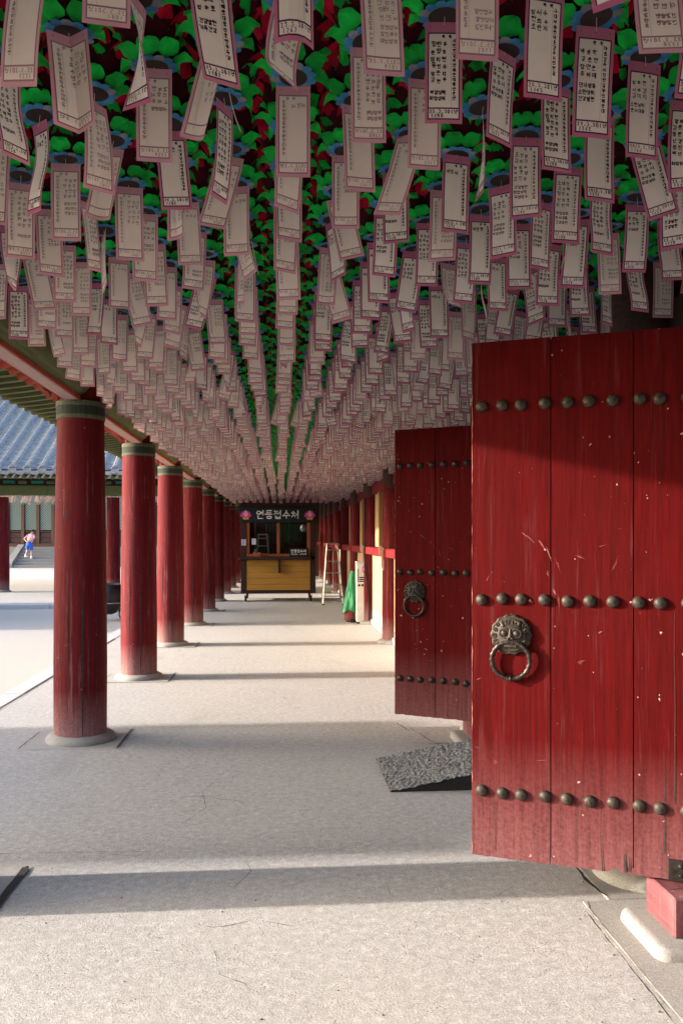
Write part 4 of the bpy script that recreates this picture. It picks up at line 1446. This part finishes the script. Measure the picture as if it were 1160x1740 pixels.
MB().box(-.92, .92, .02, .08, 1.945, 2.33).build("header_board", M['booth_dark'], bo)
MB().box(-.88, .88, .13, D, 1.0, 1.03).build("shelf", M['booth_dark'], bo)
for x, y in ((-.80, .05), (.80, .05), (-.80, 1.05), (.80, 1.05)):
    c = MB()
    c.tube([(x - .022, y, .075), (x + .022, y, .075)], .072, 16)
    c.box(x - .03, x - .025, y - .02, y + .02, .07, .199)
    c.box(x + .025, x + .03, y - .02, y + .02, .07, .199)
    c.build("castor", M['rubber'], bo, 40)
for i in range(7):  # stripes reflected in the glass, built as slats behind it
    x = -.33 + i * .085 + (.06 if i > 3 else 0)
    MB().box(x, x + .045, .95, .96, 1.42, 1.93).build("reflection_slat", M['reflection_green'] if i % 3 else M['rim_grey'], bo)
for i in range(9):  # green reflections in the right pane, built as hanging strips
    MB().box(.06 + i * .07, .115 + i * .07, .70 + .02 * (i % 2), .705 + .02 * (i % 2), 1.34 + .05 * ((i * 7) % 4), 1.93).build('reflection_strip', M['reflection_green'], bo)

for x_, z_, w_, h_, y_ in ((-.60, 1.70, .11, .15, .0445),):
    nn_ = thing("paper_notice", {-.60: "pale notice taped inside the left booth window", .40: "smaller pale notice taped to the right booth window", .56: "larger pale notice near the right window post of the booth"}[x_], "notice", (x_ - .03, 19.62 + y_ - .003, z_ - .30))
    MB().box(-w_ / 2, w_ / 2, -.0015, 0, 0, h_).build("sheet", M['notice'] if x_ < 0 else M['teal'], nn_)
bx_ = thing("cardboard_box", "small brown cardboard box on the booth counter by the left window", "box", (-.55, 19.50, 1.1035))
MB().box(-.09, .09, -.06, .06, 0, .10, 0, .004).build("body", M['booth_orange'], bx_)
MB().box(-.092, .092, -.012, .012, .1005, .102).build("tape", M['notice'], bx_)
sg = thing("booth_sign", "dark navy banner with white Korean lettering between two pink lotus emblems", "sign", (-.06, 19.60, 1.955))
MB().box(-.925, .925, -.035, 0, 0, .365, 0, .004).build("board", M['sign_navy'], sg)
txt = MB()
mp = lambda x, y: (x, -.0365, y)
v_, f_ = strokes_to_quads(text_lines("연등접수처", -.505, .085, .195, .213), .027, mp, taper=True)
txt.add(v_, f_)
txt.build("lettering", M['white_print'], sg, recalc=False)
for sx in (-.765, .80):
    em = MB()
    def pet(cx, cz, a, l, w, m, d):
        pts = []
        for t_, s_ in ((0, 0), (.35, .8), (.65, 1), (.88, .55), (1, 0), (.88, -.55), (.65, -1), (.35, -.8)):
            u, q = t_ * l, s_ * w
            pts.append((sx + cx + u * math.sin(a) + q * math.cos(a), -.0362 - d, cz + u * math.cos(a) - q * math.sin(a)))
        em.add(pts, [tuple(range(8))], m)
    for k_, a in enumerate((-1.15, 1.15, -.75, .75, -.38, .38, 0)):
        pet(0, .115, a, .175 - .02 * abs(a), .040, 0 if k_ < 6 else 1, .0004 * (k_ + 1))
    for k_, a in enumerate((-.5, .5, 0)):
        pet(0, .12, a, .115, .026, 1, .0036 + .0004 * k_)
    for k_, cx in enumerate((-.055, -.018, .018, .055)):
        pet(cx, .118, PI + cx * 3, .065, .026, 2, .0050 + .0003 * k_)
    em.build("lotus_emblem", [M['pink_print'], M['pink_light'], M['gold_print']], sg, recalc=False)

ss = thing("small_sign", "small black sign with two lines of white lettering on the booth counter", "sign", (.47, 19.545, 1.103))
MB().box(-.23, .235, -.012, .01, 0, .215, 0, .004).build("board", M['black'], ss)
txt = MB()
mp = lambda x, y: (x, -.0135, y)
v_, f_ = strokes_to_quads(text_lines("연등접수처", -.19, .105, .068, .077), .012, mp)
txt.add(v_, f_)
v_, f_ = strokes_to_quads(text_lines("기도접수·소원성취", -.195, .045, .034, .044), .0065, mp)
txt.add(v_, f_)
txt.build("lettering", M['white_print'], ss, recalc=False)
nt = thing("paper_notice", "pale lilac paper notice pinned to the booth's dark corner post", "notice", (-.875, 19.612, 1.38))
MB().box(-.055, .055, -.004, -.0005, 0, .15).build("sheet", M['notice'], nt)
pr = MB()
for q in range(5):
    pr.add([(-.04, -.0048, .02 + .02 * q), (.04 - .012 * (q % 2), -.0048, .02 + .02 * q), (.04 - .012 * (q % 2), -.0048, .028 + .02 * q), (-.04, -.0048, .028 + .02 * q)], [(0, 1, 2, 3)])
pr.add([(-.025, -.0048, .12), (.025, -.0048, .12), (.025, -.0048, .138), (-.025, -.0048, .138)], [(0, 1, 2, 3)])
pr.build("print", M['blue_paint'], nt, recalc=False)
bl = MB().lathe([(.10, 0), (.115, .04), (.10, .10), (.06, .14), (.0005, .155)], 20)
tag(bl.build("blue_cloth_bundle", M['shorts'], None, 60, loc=(.13, 20.0, 1.035)), "rounded pale blue bundle inside the booth window", "bundle")
lt = MB().lathe([(.05, 0), (.08, .05), (.085, .12), (.06, .18), (.0005, .19)], 16)
tag(lt.build("paper_lantern", M['notice'], None, 60, loc=(.60, 20.1, 1.72)), "pale paper lantern hanging inside the booth window corner", "lantern")
rs_ = MB().box(-.035, .035, -.02, .02, -.17, .17, 0, .01)
tag(rs_.build("red_plate", M['edge_red'], None, loc=(1.07, 20.2, 1.52)), "narrow bright red plate upright beside the booth", "plate")

def ladder(name, label, loc, H, w0, w1, dep, mat, rungs, rz=0):
    t = thing(name, label, "ladder", loc, rz, "step ladders")
    for s in (-1, 1):
        r_ = MB()
        r_.tube([(s * w0, 0, 0), (s * w1, dep * .45, H)], .021, 4, flat=1.6)
        r_.build("front_rail", mat, t)
        r_ = MB()
        r_.tube([(s * w0 * .95, dep, 0), (s * w1, dep * .55, H - .03)], .016, 4)
        r_.build("rear_rail", mat, t)
        MB().box(s * w0 - .026, s * w0 + .026, -.03, .03, -.002, .03).build("foot", M['rubber'], t)
    for i in range(rungs):
        u = (i + .75) / (rungs + .3)
        hw = w0 + (w1 - w0) * u
        MB().box(-hw, hw, dep * .45 * u - .035, dep * .45 * u + .035, H * u - .012, H * u + .012, 0, .004).build("rung", mat, t)
    MB().box(-w1 - .02, w1 + .02, dep * .36, dep * .66, H - .02, H + .012, 0, .005).build("top_step", mat, t)
    b_ = MB()
    b_.tube([(-w0 * .95, dep * .92, H * .16), (w0 * .95, dep * .92, H * .16)], .012, 6)
    b_.build("rear_brace", mat, t)
ladder("step_ladder", "dull aluminium step ladder standing beside the booth", (1.245, 18.48, 0), 1.43, .235, .125, .75, M['alu'], 5)
ladder("step_ladder", "white step ladder set inside the booth in place of a window reflection", (-.42, 19.95, 1.035), .62, .15, .11, .22, M['white_metal'], 3)  # added behind the glass in place of a reflected ladder

# white cabinet, green bundle, hooks and cable by the wall
cb = thing("white_cabinet", "narrow white metal cabinet with round pink sticker beside a wall pillar", "cabinet", (1.50, 14.52, 0))
MB().box(-.105, .17, -.15, .16, .03, 1.10, 0, .008).build("body", M['white_metal'], cb)
MB().box(-.11, .175, -.155, .165, 1.102, 1.13, 0, .006).build("top", M['white_metal'], cb)
for x, y in ((-.08, -.12), (.14, -.12), (-.08, .13), (.14, .13)):
    MB().box(x - .02, x + .02, y - .02, y + .02, 0, .029).build("foot", M['rubber'], cb)
stk = MB()
stk.add([(.055 + .062 * math.cos(a * .314), -.1515, .99 + .085 * math.sin(a * .314)) for a in range(20)], [tuple(range(20))], 0)
stk.ring((.055, -.1522, .99), .036, .008, (0, 1, 0), 18, 4, 1)
stk.box(.02, .09, -.1535, -.1525, .985, .997, 1, rot=Matrix.Identity(3))
stk.build("round_sticker", [M['pink_print'], M['notice']], cb, recalc=False)
pr = MB()
for q in range(3):
    pr.box(-.06, .14 - .03 * q, -.1525, -.1508, .83 - .035 * q, .852 - .035 * q)
for q in range(3):
    pr.box(-.08 + .06 * q, -.04 + .06 * q, -.1525, -.1508, .68, .72)
pr.box(-.085, -.07, -.1525, -.1508, .76, 1.0)
pr.build("print", M['black'], cb, recalc=False)
gb = thing("tarp_bundle", "green tarpaulin draped over a rusty red bundle leaning on the cabinet", "bundle", (1.32, 14.72, 0))
tp = MB()
def tarp(u, v):
    a = u * 2 * PI
    z = .20 + .72 * v
    r_ = (.15 - .085 * v ** 1.2) * (1 + .17 * math.sin(a * 4 + 4 * v) + .10 * math.sin(a * 7 - 6 * v + 1) + .06 * math.sin(a * 13 + 9 * v)) * (1 - .18 * math.exp(-((v - .45) / .12) ** 2))
    return (r_ * math.cos(a) * .95 + .05 * v, r_ * math.sin(a) + .02 * v, z + .035 * math.sin(a * 3 + 1) * (1 - v) + .03 * math.sin(a * 2) * v)
tp.grid(tarp, 56, 24)
tp.build("tarpaulin", M['green_tarp'], gb, 180, recalc=True)
ru = MB().lathe([(.07, .0), (.12, .05), (.125, .14), (.10, .22), (.05, .26)], 18, wob=lambda a, z: 1 + .10 * math.sin(4 * a + z * 20))
ru.build("bundle_foot", M['rust'], gb, 60)
ru = MB().box(-.02, .12, -.13, -.05, 0, .06, 0, .01)
ru.build("foot_block", M['black'], gb)

def hook(x, y, z, label):
    t = thing("wooden_hook", label, "hook", (x, y, z), 0, "hooks on the wall pillars")
    ol = [(0, -.02), (.018, -.02), (.018, .16), (.05, .16), (.055, .26), (.03, .30), (-.03, .26), (-.01, .12), (-.035, .02), (-.06, -.02), (-.055, -.05), (.0, -.06)]
    MB().prism([(-p[0], p[1]) for p in ol], 1, -.02, .02).build("hook_arm", M['hook'], t)
    MB().box(.0, .03, -.03, .03, .10, .24, 0, .006).build("back_plate", M['edge_red'], t)
hook(1.515, ycol(3) - .05, 1.14, "pale worn hook on the sunlit pillar next to the shaded door")
hook(1.515, ycol(4) - .05, 1.14, "pale worn hook at the rail end above the white cabinet")
cbm = MB()
pth = [(1.545, ycol(4) - .105, 2.3), (1.540, ycol(4) - .112, 1.6), (1.537, ycol(4) - .115, 1.2), (1.56, ycol(4) - .130, .9), (1.60, ycol(4) - .145, .6), (1.62, ycol(4) - .150, .35), (1.62, ycol(4) - .153, .08)]
cbm.tube(pth, .008, 6)
cbm.tube([(p[0] - .012, p[1] - .006 + .02 * i / 6, p[2]) for i, p in enumerate(pth)], .006, 6)
tag(cbm.build("cable", M['cable'], None, 60), "black cable running down the wall pillar beside the white cabinet", "cable")

# ------------------------------------------------------------------ iron cauldron in the courtyard
ca = thing("iron_cauldron", "black iron cauldron on legs in the bright courtyard between two pillars", "cauldron", (-3.42, 16.35, -.1))
MB().lathe([(.06, .12), (.15, .16), (.24, .28), (.29, .44), (.285, .58), (.25, .68), (.24, .71), (.255, .725), (.235, .73), (.225, .70), (.2, .5), (.02, .45)], 32).build("pot", M['ink_pot'], ca, 40)
rg = MB()
rg.ring((0, 0, .36), .283, .012, (0, 0, 1), 32, 6)
rg.build("rim_band", M['alu'], ca, 60)
for q in range(3):
    a = q * 2.094 + .3
    l_ = MB()
    l_.tube([(.20 * math.cos(a), .20 * math.sin(a), .24), (.19 * math.cos(a), .19 * math.sin(a), .10), (.235 * math.cos(a), .235 * math.sin(a), 0.0)], [.022, .014, .02], 8)
    l_.build("leg", M['ink_pot'], ca, 60)

# ------------------------------------------------------------------ the colonnade across the courtyard
WY = 23.75
for i, x in enumerate((-14.3, -11.2, -8.02, -4.86)):
    t = thing("red_pillar", ("dark red pillar across the courtyard at the photo's edge", "dark red pillar across the courtyard beside the cauldron")[i - 2] if i > 1 else
              "pillar of the far colonnade, %s beyond the frame" % ordinal(1 - i), "pillar", (x, WY, 0), 0, "pillars of the far colonnade")
    MB().lathe([(.20, .06), (.205, .5), (.195, 1.5), (.18, 2.75)], 24).build("shaft", M['column_red'], t, 40)
    MB().lathe([(.25, 0), (.25, .03), (.21, .062), (.05, .062)], 24).build("stone_base", M['granite'], t, 40)
wg = thing("far_colonnade_roof", "grey tiled roof over the far colonnade with green painted beams", "roof", (0, WY, 0))
x0, x1 = -17.0, -1.9
MB().box(x0, x1, -.13, .13, 2.80, 3.10, 0, .02).build("beam", M['beam_green'], wg)
MB().box(x0, x1, -.05, .10, 3.102, 3.30).build("frieze", M['dark_wood'], wg)
xx = -9.0
bi = 0
while xx < -3.5:
    if bi % 2 == 0:
        MB().box(xx - .13, xx + .13, -.16, -.055, 3.13, 3.24, 0, .03).build("bracket_block", M['band_green'], wg)
    else:
        MB().box(xx - .17, xx + .17, -.075, -.055, 3.14, 3.23, 0, .01).build("teal_panel", M['teal'], wg)
    xx += .40
    bi += 1
ez, ey, sl_ = 3.40, -1.45, math.tan(R(31))
wr = MB()
wr.prism([(ey, ez - .09), (ey, ez - .02), (4.2, ez - .02 + (4.2 - ey) * sl_), (8.8, ez - .3), (8.8, ez - .4), (4.2, ez - .10 + (4.2 - ey) * sl_)], 0, x0, x1)
wr.build("roof_slab", M['roof_pan'], wg)
er = MB()
xx = x0 + .1
rl = [Vector((0, ey + .12, ez - .17)), Vector((0, .0, ez + .45))]
er.tube(rl, .055, 10)
er_me = er.mesh("rafter", M['olive'], 45)
xx = -9.0
while xx < -3.4:
    link("rafter", er_me, wg, (xx, 0, 0))
    xx += .2
SP = .392
tl_len = .30
ca_ = R(31)
dirv = Vector((0, math.cos(ca_), math.sin(ca_)))
nv = Vector((0, -math.sin(ca_), math.cos(ca_)))
tm = MB()
n = 10
vs_ = []
for q, (L_, rr) in enumerate(((0, .100), (tl_len * .96, .094), (tl_len * .96, .080), (0, .080))):
    for k_ in range(n + 1):
        a = PI * k_ / n
        p = dirv * L_ + Vector((math.cos(a) * rr, 0, 0)) + nv * (math.sin(a) * rr)
        vs_.append(tuple(p))
tm.add(vs_, [(q * (n + 1) + k_, q * (n + 1) + k_ + 1, ((q + 1) % 4) * (n + 1) + k_ + 1, ((q + 1) % 4) * (n + 1) + k_) for q in range(4) for k_ in range(n)])
tile_me = tm.mesh("cover_tile", M['roof_tile'], 50)
dsk = MB()
vs_ = []
for dd_, r_ in ((-.012, .115), (.02, .115)):
    for k_ in range(16):
        a = 2 * PI * k_ / 16
        vs_.append((r_ * math.cos(a), dd_, r_ * math.sin(a)))
dsk.add(vs_, [tuple(range(16)), tuple(range(31, 15, -1))] + [(k_, (k_ + 1) % 16, 16 + (k_ + 1) % 16, 16 + k_) for k_ in range(16)])
dsk.ring((0, -.012, 0), .095, .010, (0, 1, 0), 16, 5)
disc_me = dsk.mesh("end_tile", M['roof_tile'], 40)
lip = MB()
vs_ = []
for dd_ in (-.02, .02):
    for rr in (.0, 1.0):
        for k_ in range(11):
            a = PI + PI * k_ / 10
            x_ = (SP / 2) * .92 * math.cos(a)
            z_ = .17 * math.sin(a) * (1 if rr else .35)
            vs_.append((x_, dd_, z_))
lip.add(vs_, [(k_, k_ + 1, 12 + k_, 11 + k_) for k_ in range(10)] + [(22 + k_, 22 + k_ + 1, 34 + k_, 33 + k_) for k_ in range(10)] + [(11 + k_, 12 + k_, 34 + k_, 33 + k_) for k_ in range(10)])
lip_me = lip.mesh("drip_tile", M['roof_tile'], 40)
pm = MB()
k = 0
xx = -9.6
while xx < -2.2:
    base = Vector((xx, ey - .02, ez + .02))
    vis = -8.9 < xx < -3.6
    if vis:
        link("end_tile", disc_me, wg, tuple(base + nv * .03))
        link("drip_tile", lip_me, wg, (xx + SP / 2, ey - .03, ez + .06))
        for q in range(10):
            link("cover_tile", tile_me, wg, tuple(base + dirv * (q * tl_len)))
    for q in range(66):                       # pan tiles lie between the ridges, lapped like scales
        o = Vector((xx + SP / 2, ey - .02, ez + .02)) + dirv * (q * .098)
        vs_ = []
        for t_ in (0, .125):
            for k_ in range(7):
                a = PI * k_ / 6
                p = o + dirv * t_ + Vector((-math.cos(a) * SP * .42, 0, 0)) + nv * (.085 - .075 * math.sin(a) + (.032 if t_ == 0 else 0.0))
                vs_.append(tuple(p))
        for k_ in range(7):
            a = PI * k_ / 6
            p = o + Vector((-math.cos(a) * SP * .42, 0, 0)) + nv * (.085 - .075 * math.sin(a))
            vs_.append(tuple(p))
        pm.add(vs_, [(k_, k_ + 1, 8 + k_, 7 + k_) for k_ in range(6)] + [(k_, k_ + 1, 15 + k_, 14 + k_) for k_ in range(6)])
    xx += SP
stuff(pm.build("pan_tiles", M['roof_pan'], wg, recalc=False))
hd = MB()
xx = -9.6
hd2 = MB()
while xx < -2.2:
    base = Vector((xx, ey - .02, ez + .02))
    vis = -8.9 < xx < -3.6
    a0, a1 = (10 * tl_len if vis else 0), 21.5 * tl_len
    hd2.tube([tuple(base + dirv * a0), tuple(base + dirv * a1)], .097, 10)
    xx += SP
stuff(hd2.build("upper_cover_tiles", M['roof_tile'], wg, 50))

# tags hanging along the far colonnade
hr = random.Random(77)
ft = MB()
for row, yy in enumerate((.25, .6, .95)):
    x = -9.2
    while x < -3.6:
        if hr.random() < .8:
            far_tag((x + hr.uniform(-.04, .04), WY + yy, 2.84 + hr.uniform(-.05, .05)), hr.gauss(0, 35), hr.gauss(0, 13), hr.random() < .3, hr.uniform(-.03, .04), hr)
        x += .15
dt = stuff(ft.build("distant_wish_tags", TAG_MATS, recalc=False))
dt["label"] = "row of wish tags blowing under the far colonnade beam"

# ------------------------------------------------------------------ the hall behind, its stairs and the visitor
HY = 48.5
hl = thing("temple_hall", "dim timber hall with pale lattice doors beyond the courtyard steps", "hall", (0, HY, 0))
MB().box(-30, 0, -.45, 10, -.3, 1.06, 0, .03).build("stone_platform", M['granite_pale'], hl)
MB().box(-30, 0, .25, .5, 1.06, 9).build("back_wall", M['dark_wood'], hl)
x = -16.05
for i in range(8):
    MB().box(x + .12, x + .76, .08, .16, 2.05, 4.6).build("lattice_panel", M['lattice'], hl)
    MB().box(x + .12, x + .76, .10, .18, 1.30, 1.60, 0, .02).build("door_panel", M['hall_panel'], hl)
    MB().box(x + .12, x + .76, .10, .18, 1.66, 1.90, 0, .02).build("door_panel", M['hall_panel'], hl)
    MB().box(x - .09, x + .09, -.04, .2, 1.24, 3.55, 0, .01).build("door_post", M['teal_post'], hl)
    MB().box(x - .09, x + .09, -.04, .2, 3.552, 4.6, 0, .01).build("door_post", M['teal'], hl)
    for z in (1.245, 1.61, 1.93):
        MB().box(x + .10, x + .78, .02, .2, z, z + .05, 0, .006).build("rail", M['teal_post'], hl)
    x += .87
MB().box(-16.62, -16.42, -.1, .2, 1.07, 4.8, 0, .01).build("corner_board", M['white_metal'], hl)
MB().box(-30, 0, -.1, .24, 1.065, 1.235, 0, .01).build("ground_sill", M['teal_post'], hl)
MB().box(-30, 0, -.3, .3, 4.62, 5.2, 0, .02).build("beam", M['beam_green'], hl)
MB().prism([(-3.4, 5.9), (-3.4, 6.1), (5, 11), (5, 10.8)], 0, -30, 0).build("roof", M['roof_tile'], hl)
MB().box(-30, 0, -3.2, .0, 5.6, 5.8).build("soffit", M['olive'], hl)
st = thing("stone_stairs", "pale stone stairs with cheek stones rising to the timber hall", "stairs", (-13.75, 46.2, -.1))
for i in range(7):
    MB().box(-1.18, 1.18, -.30 + i * .30, 1.95, i * .166, (i + 1) * .166 - .004, 0, .012).build("step", M['granite_pale'], st)
for s in (-1, 1):
    ol = [(-.42, 0), (-.42, .22), (-.30, .34), (1.75, 1.30), (1.95, 1.30), (1.95, 0)]
    MB().prism(ol, 0, s * 1.36 - .175, s * 1.36 + .175).build("cheek_stone", M['granite_pale'], st)

def person():
    t = thing("person", "person in pink shirt and blue shorts climbing the hall stairs, hands behind the back", "person", (-14.25, 46.62, .40), R(-8))
    V, E, Rd = [], [], []
    def j(p, r, parent=None):
        V.append(p); Rd.append(r)
        if parent is not None:
            E.append((parent, len(V) - 1))
        return len(V) - 1
    pel = j((0, 0, .86), .135)
    sp = j((.01, .10, 1.08), .125, pel)
    ch = j((.03, .20, 1.27), .135, sp)
    nk = j((.06, .26, 1.45), .052, ch)
    hd_ = j((.10, .30, 1.58), .088, nk)
    j((.115, .31, 1.67), .078, hd_)
    for s in (-1, 1):
        sh = j((s * .17 + .03, .21, 1.33), .060, ch)
        el = j((s * .29 + .01, .02, 1.14), .043, sh)
        wr_ = j((s * .10, -.13, .98), .032, el)
        hn = j((s * .02, -.16, .96), .036, wr_)
        for q in range(3):
            j((s * .02 - s * .05, -.175 - .006 * q, .985 - .022 * q), .011, hn)
        hp = j((s * .085, .0, .80), .105, pel)
        if s > 0:
            kn = j((.10, .13, .50), .066, hp); an = j((.10, .10, .10), .040, kn); j((.11, .20, .05), .038, an)
        else:
            kn = j((-.10, .02, .46), .064, hp); an = j((-.11, -.20, .20), .040, kn); j((-.11, -.14, .10), .036, an)
    me = bpy.data.meshes.new("body")
    me.from_pydata(V, E, [])
    o = bpy.data.objects.new("body", me)
    COL.objects.link(o)
    sk = o.modifiers.new("skin", 'SKIN')
    sv = me.skin_vertices[0].data
    for q, r_ in enumerate(Rd):
        sv[q].radius = (r_, r_)
        sv[q].use_root = (q == 0)
    o.modifiers.new("smooth", 'SUBSURF').levels = 1
    dg = bpy.context.evaluated_depsgraph_get()
    nm = bpy.data.meshes.new_from_object(o.evaluated_get(dg))
    bpy.data.objects.remove(o)
    nm.materials.clear()
    nm.materials.append(M['skin'])
    nm.polygons.foreach_set("use_smooth", [True] * len(nm.polygons))
    body = link("body", nm, t)
    def shell(name, mat, test, grow):
        bm = bmesh.new()
        bm.from_mesh(nm)
        bm.normal_update()
        kill = [f for f in bm.faces if not test(f.calc_center_median())]
        bmesh.ops.delete(bm, geom=kill, context='FACES')
        for v in bm.verts:
            v.co += v.normal * grow
        m2 = bpy.data.meshes.new(name)
        bm.to_mesh(m2)
        bm.free()
        m2.materials.append(mat)
        link(name, m2, t)
    shell("shirt", M['shirt'], lambda c: c.z > .86 and c.z < 1.40 and not (c.y < -.03 and c.z < 1.12) and not (abs(c.x) > .2 and c.z < 1.16), .018)
    shell("shorts", M['shorts'], lambda c: .50 < c.z < .93 and c.y > -.125, .022)
    shell("hair", M['hair'], lambda c: c.z > 1.53 and (c.y < .34 or c.z > 1.66), .014)
    for s, y, z in ((1, .13, .0), (-1, -.15, .09)):
        MB().lathe([(.048, .055), (.048, .15)], 10, (s * .105, y - .04, z)).build("sock", M['sock'], t, 60)
        MB().box(s * .105 - .048, s * .105 + .048, y - .10, y + .16, z, z + .075, 0, .025).build("shoe", M['shoe'], t, 60)
person()

# ------------------------------------------------------------------ stone pagoda added out of view to shade the second bay
pg = thing("shade_pagoda", "tall granite pagoda added out of view to shade the second bay", "pagoda", (-10.6, 5.28, -.1))
for (hw, z0, z1) in ((2.2, 0, .35), (1.75, .35, 1.2), (1.95, 1.2, 1.4), (1.28, 1.4, 2.6), (1.42, 2.6, 2.85), (1.17, 2.85, 4.55)):
    MB().box(-hw, hw, -hw, hw, z0, z1 - .003, 0, .03).build("stone_block", M['granite_pale'], pg)
z = 4.55
for hw, bw, bh in ((1.7, .9, .9), (1.45, .75, .75), (1.2, .3, .6)):
    rfm = MB()
    rfm.add([(sx * a, sy * a, zz) for a, zz in ((hw * .78, z), (hw, z + .18), (hw, z + .30), (hw * .55, z + .62)) for sx, sy in ((-1, -1), (1, -1), (1, 1), (-1, 1))],
            [(0, 1, 2, 3)] + [(q * 4 + k_, q * 4 + (k_ + 1) % 4, q * 4 + 4 + (k_ + 1) % 4, q * 4 + 4 + k_) for q in range(3) for k_ in range(4)] + [(12, 13, 14, 15)])
    rfm.build("roof_stone", M['granite_pale'], pg)
    MB().box(-bw, bw, -bw, bw, z + .623, z + .62 + bh, 0, .02).build("stone_block", M['granite_pale'], pg)
    z += .623 + bh
MB().lathe([(.12, z), (.28, z + .3), (.10, z + .5), (.22, z + .8), (.03, z + 1.4)], 16).build("finial", M['granite_pale'], pg, 40)

# a side hall added out of view to throw shade on the walk's far end
sh_ = thing("shade_hall", "tiled side hall in the courtyard, outside the frame, shading the walk's far end", "hall", (-13.5, 17.2, -.1))
MB().box(-3.4, 3.4, -2.95, 2.95, 0, .5, 0, .03).build("stone_platform", M['granite_pale'], sh_)
MB().box(-2.6, 2.6, -2.3, 2.3, .5, 3.6).build("timber_walls", M['dark_wood'], sh_)
for x in (-2.6, 0, 2.6):
    for y in (-2.3, 2.3):
        MB().lathe([(.17, .5), (.16, 3.6)], 16, (x, y, 0)).build("pillar", M['column_red'], sh_, 40)
MB().prism([(-3.6, 3.55), (-3.6, 3.72), (0, 5.9), (3.6, 3.72), (3.6, 3.55), (0, 5.6)], 1, -2.98, 2.98).build("roof", M['roof_tile'], sh_)
for s in (-1, 1):
    MB().prism([(-2.9, 3.60), (0, 5.58), (2.9, 3.60)], 1, s * 2.3 - .05, s * 2.3 + .05).build("gable_board", M['cream'], sh_)

# grit and small bits trodden over the concrete
gm = MB()
gr = random.Random(51)
for i in range(900):
    y = 2.3 + 9 * gr.random() ** 2.2
    x = gr.uniform(-2.4, 1.55)
    if gr.random() < .3:
        x = gr.choice((-2.5, 1.5, 1.27)) + gr.gauss(0, .05)
    r_ = .0012 + .0035 * gr.random() ** 3
    a0 = gr.uniform(0, 6)
    top_ = (x + gr.uniform(-.3, .3) * r_, y, .0015 + r_ * .9)
    ring_ = [(x + r_ * gr.uniform(.7, 1.3) * math.cos(a0 + q * 1.2566), y + r_ * gr.uniform(.7, 1.3) * math.sin(a0 + q * 1.2566), .0012) for q in range(5)]
    gm.add(ring_ + [top_], [(q, (q + 1) % 5, 5) for q in range(5)], gr.choice((0, 0, 1)))
gt = stuff(gm.build("gravel", [M['joint'], M['granite']], recalc=False))
gt["label"] = "fine grit scattered over the concrete floor"
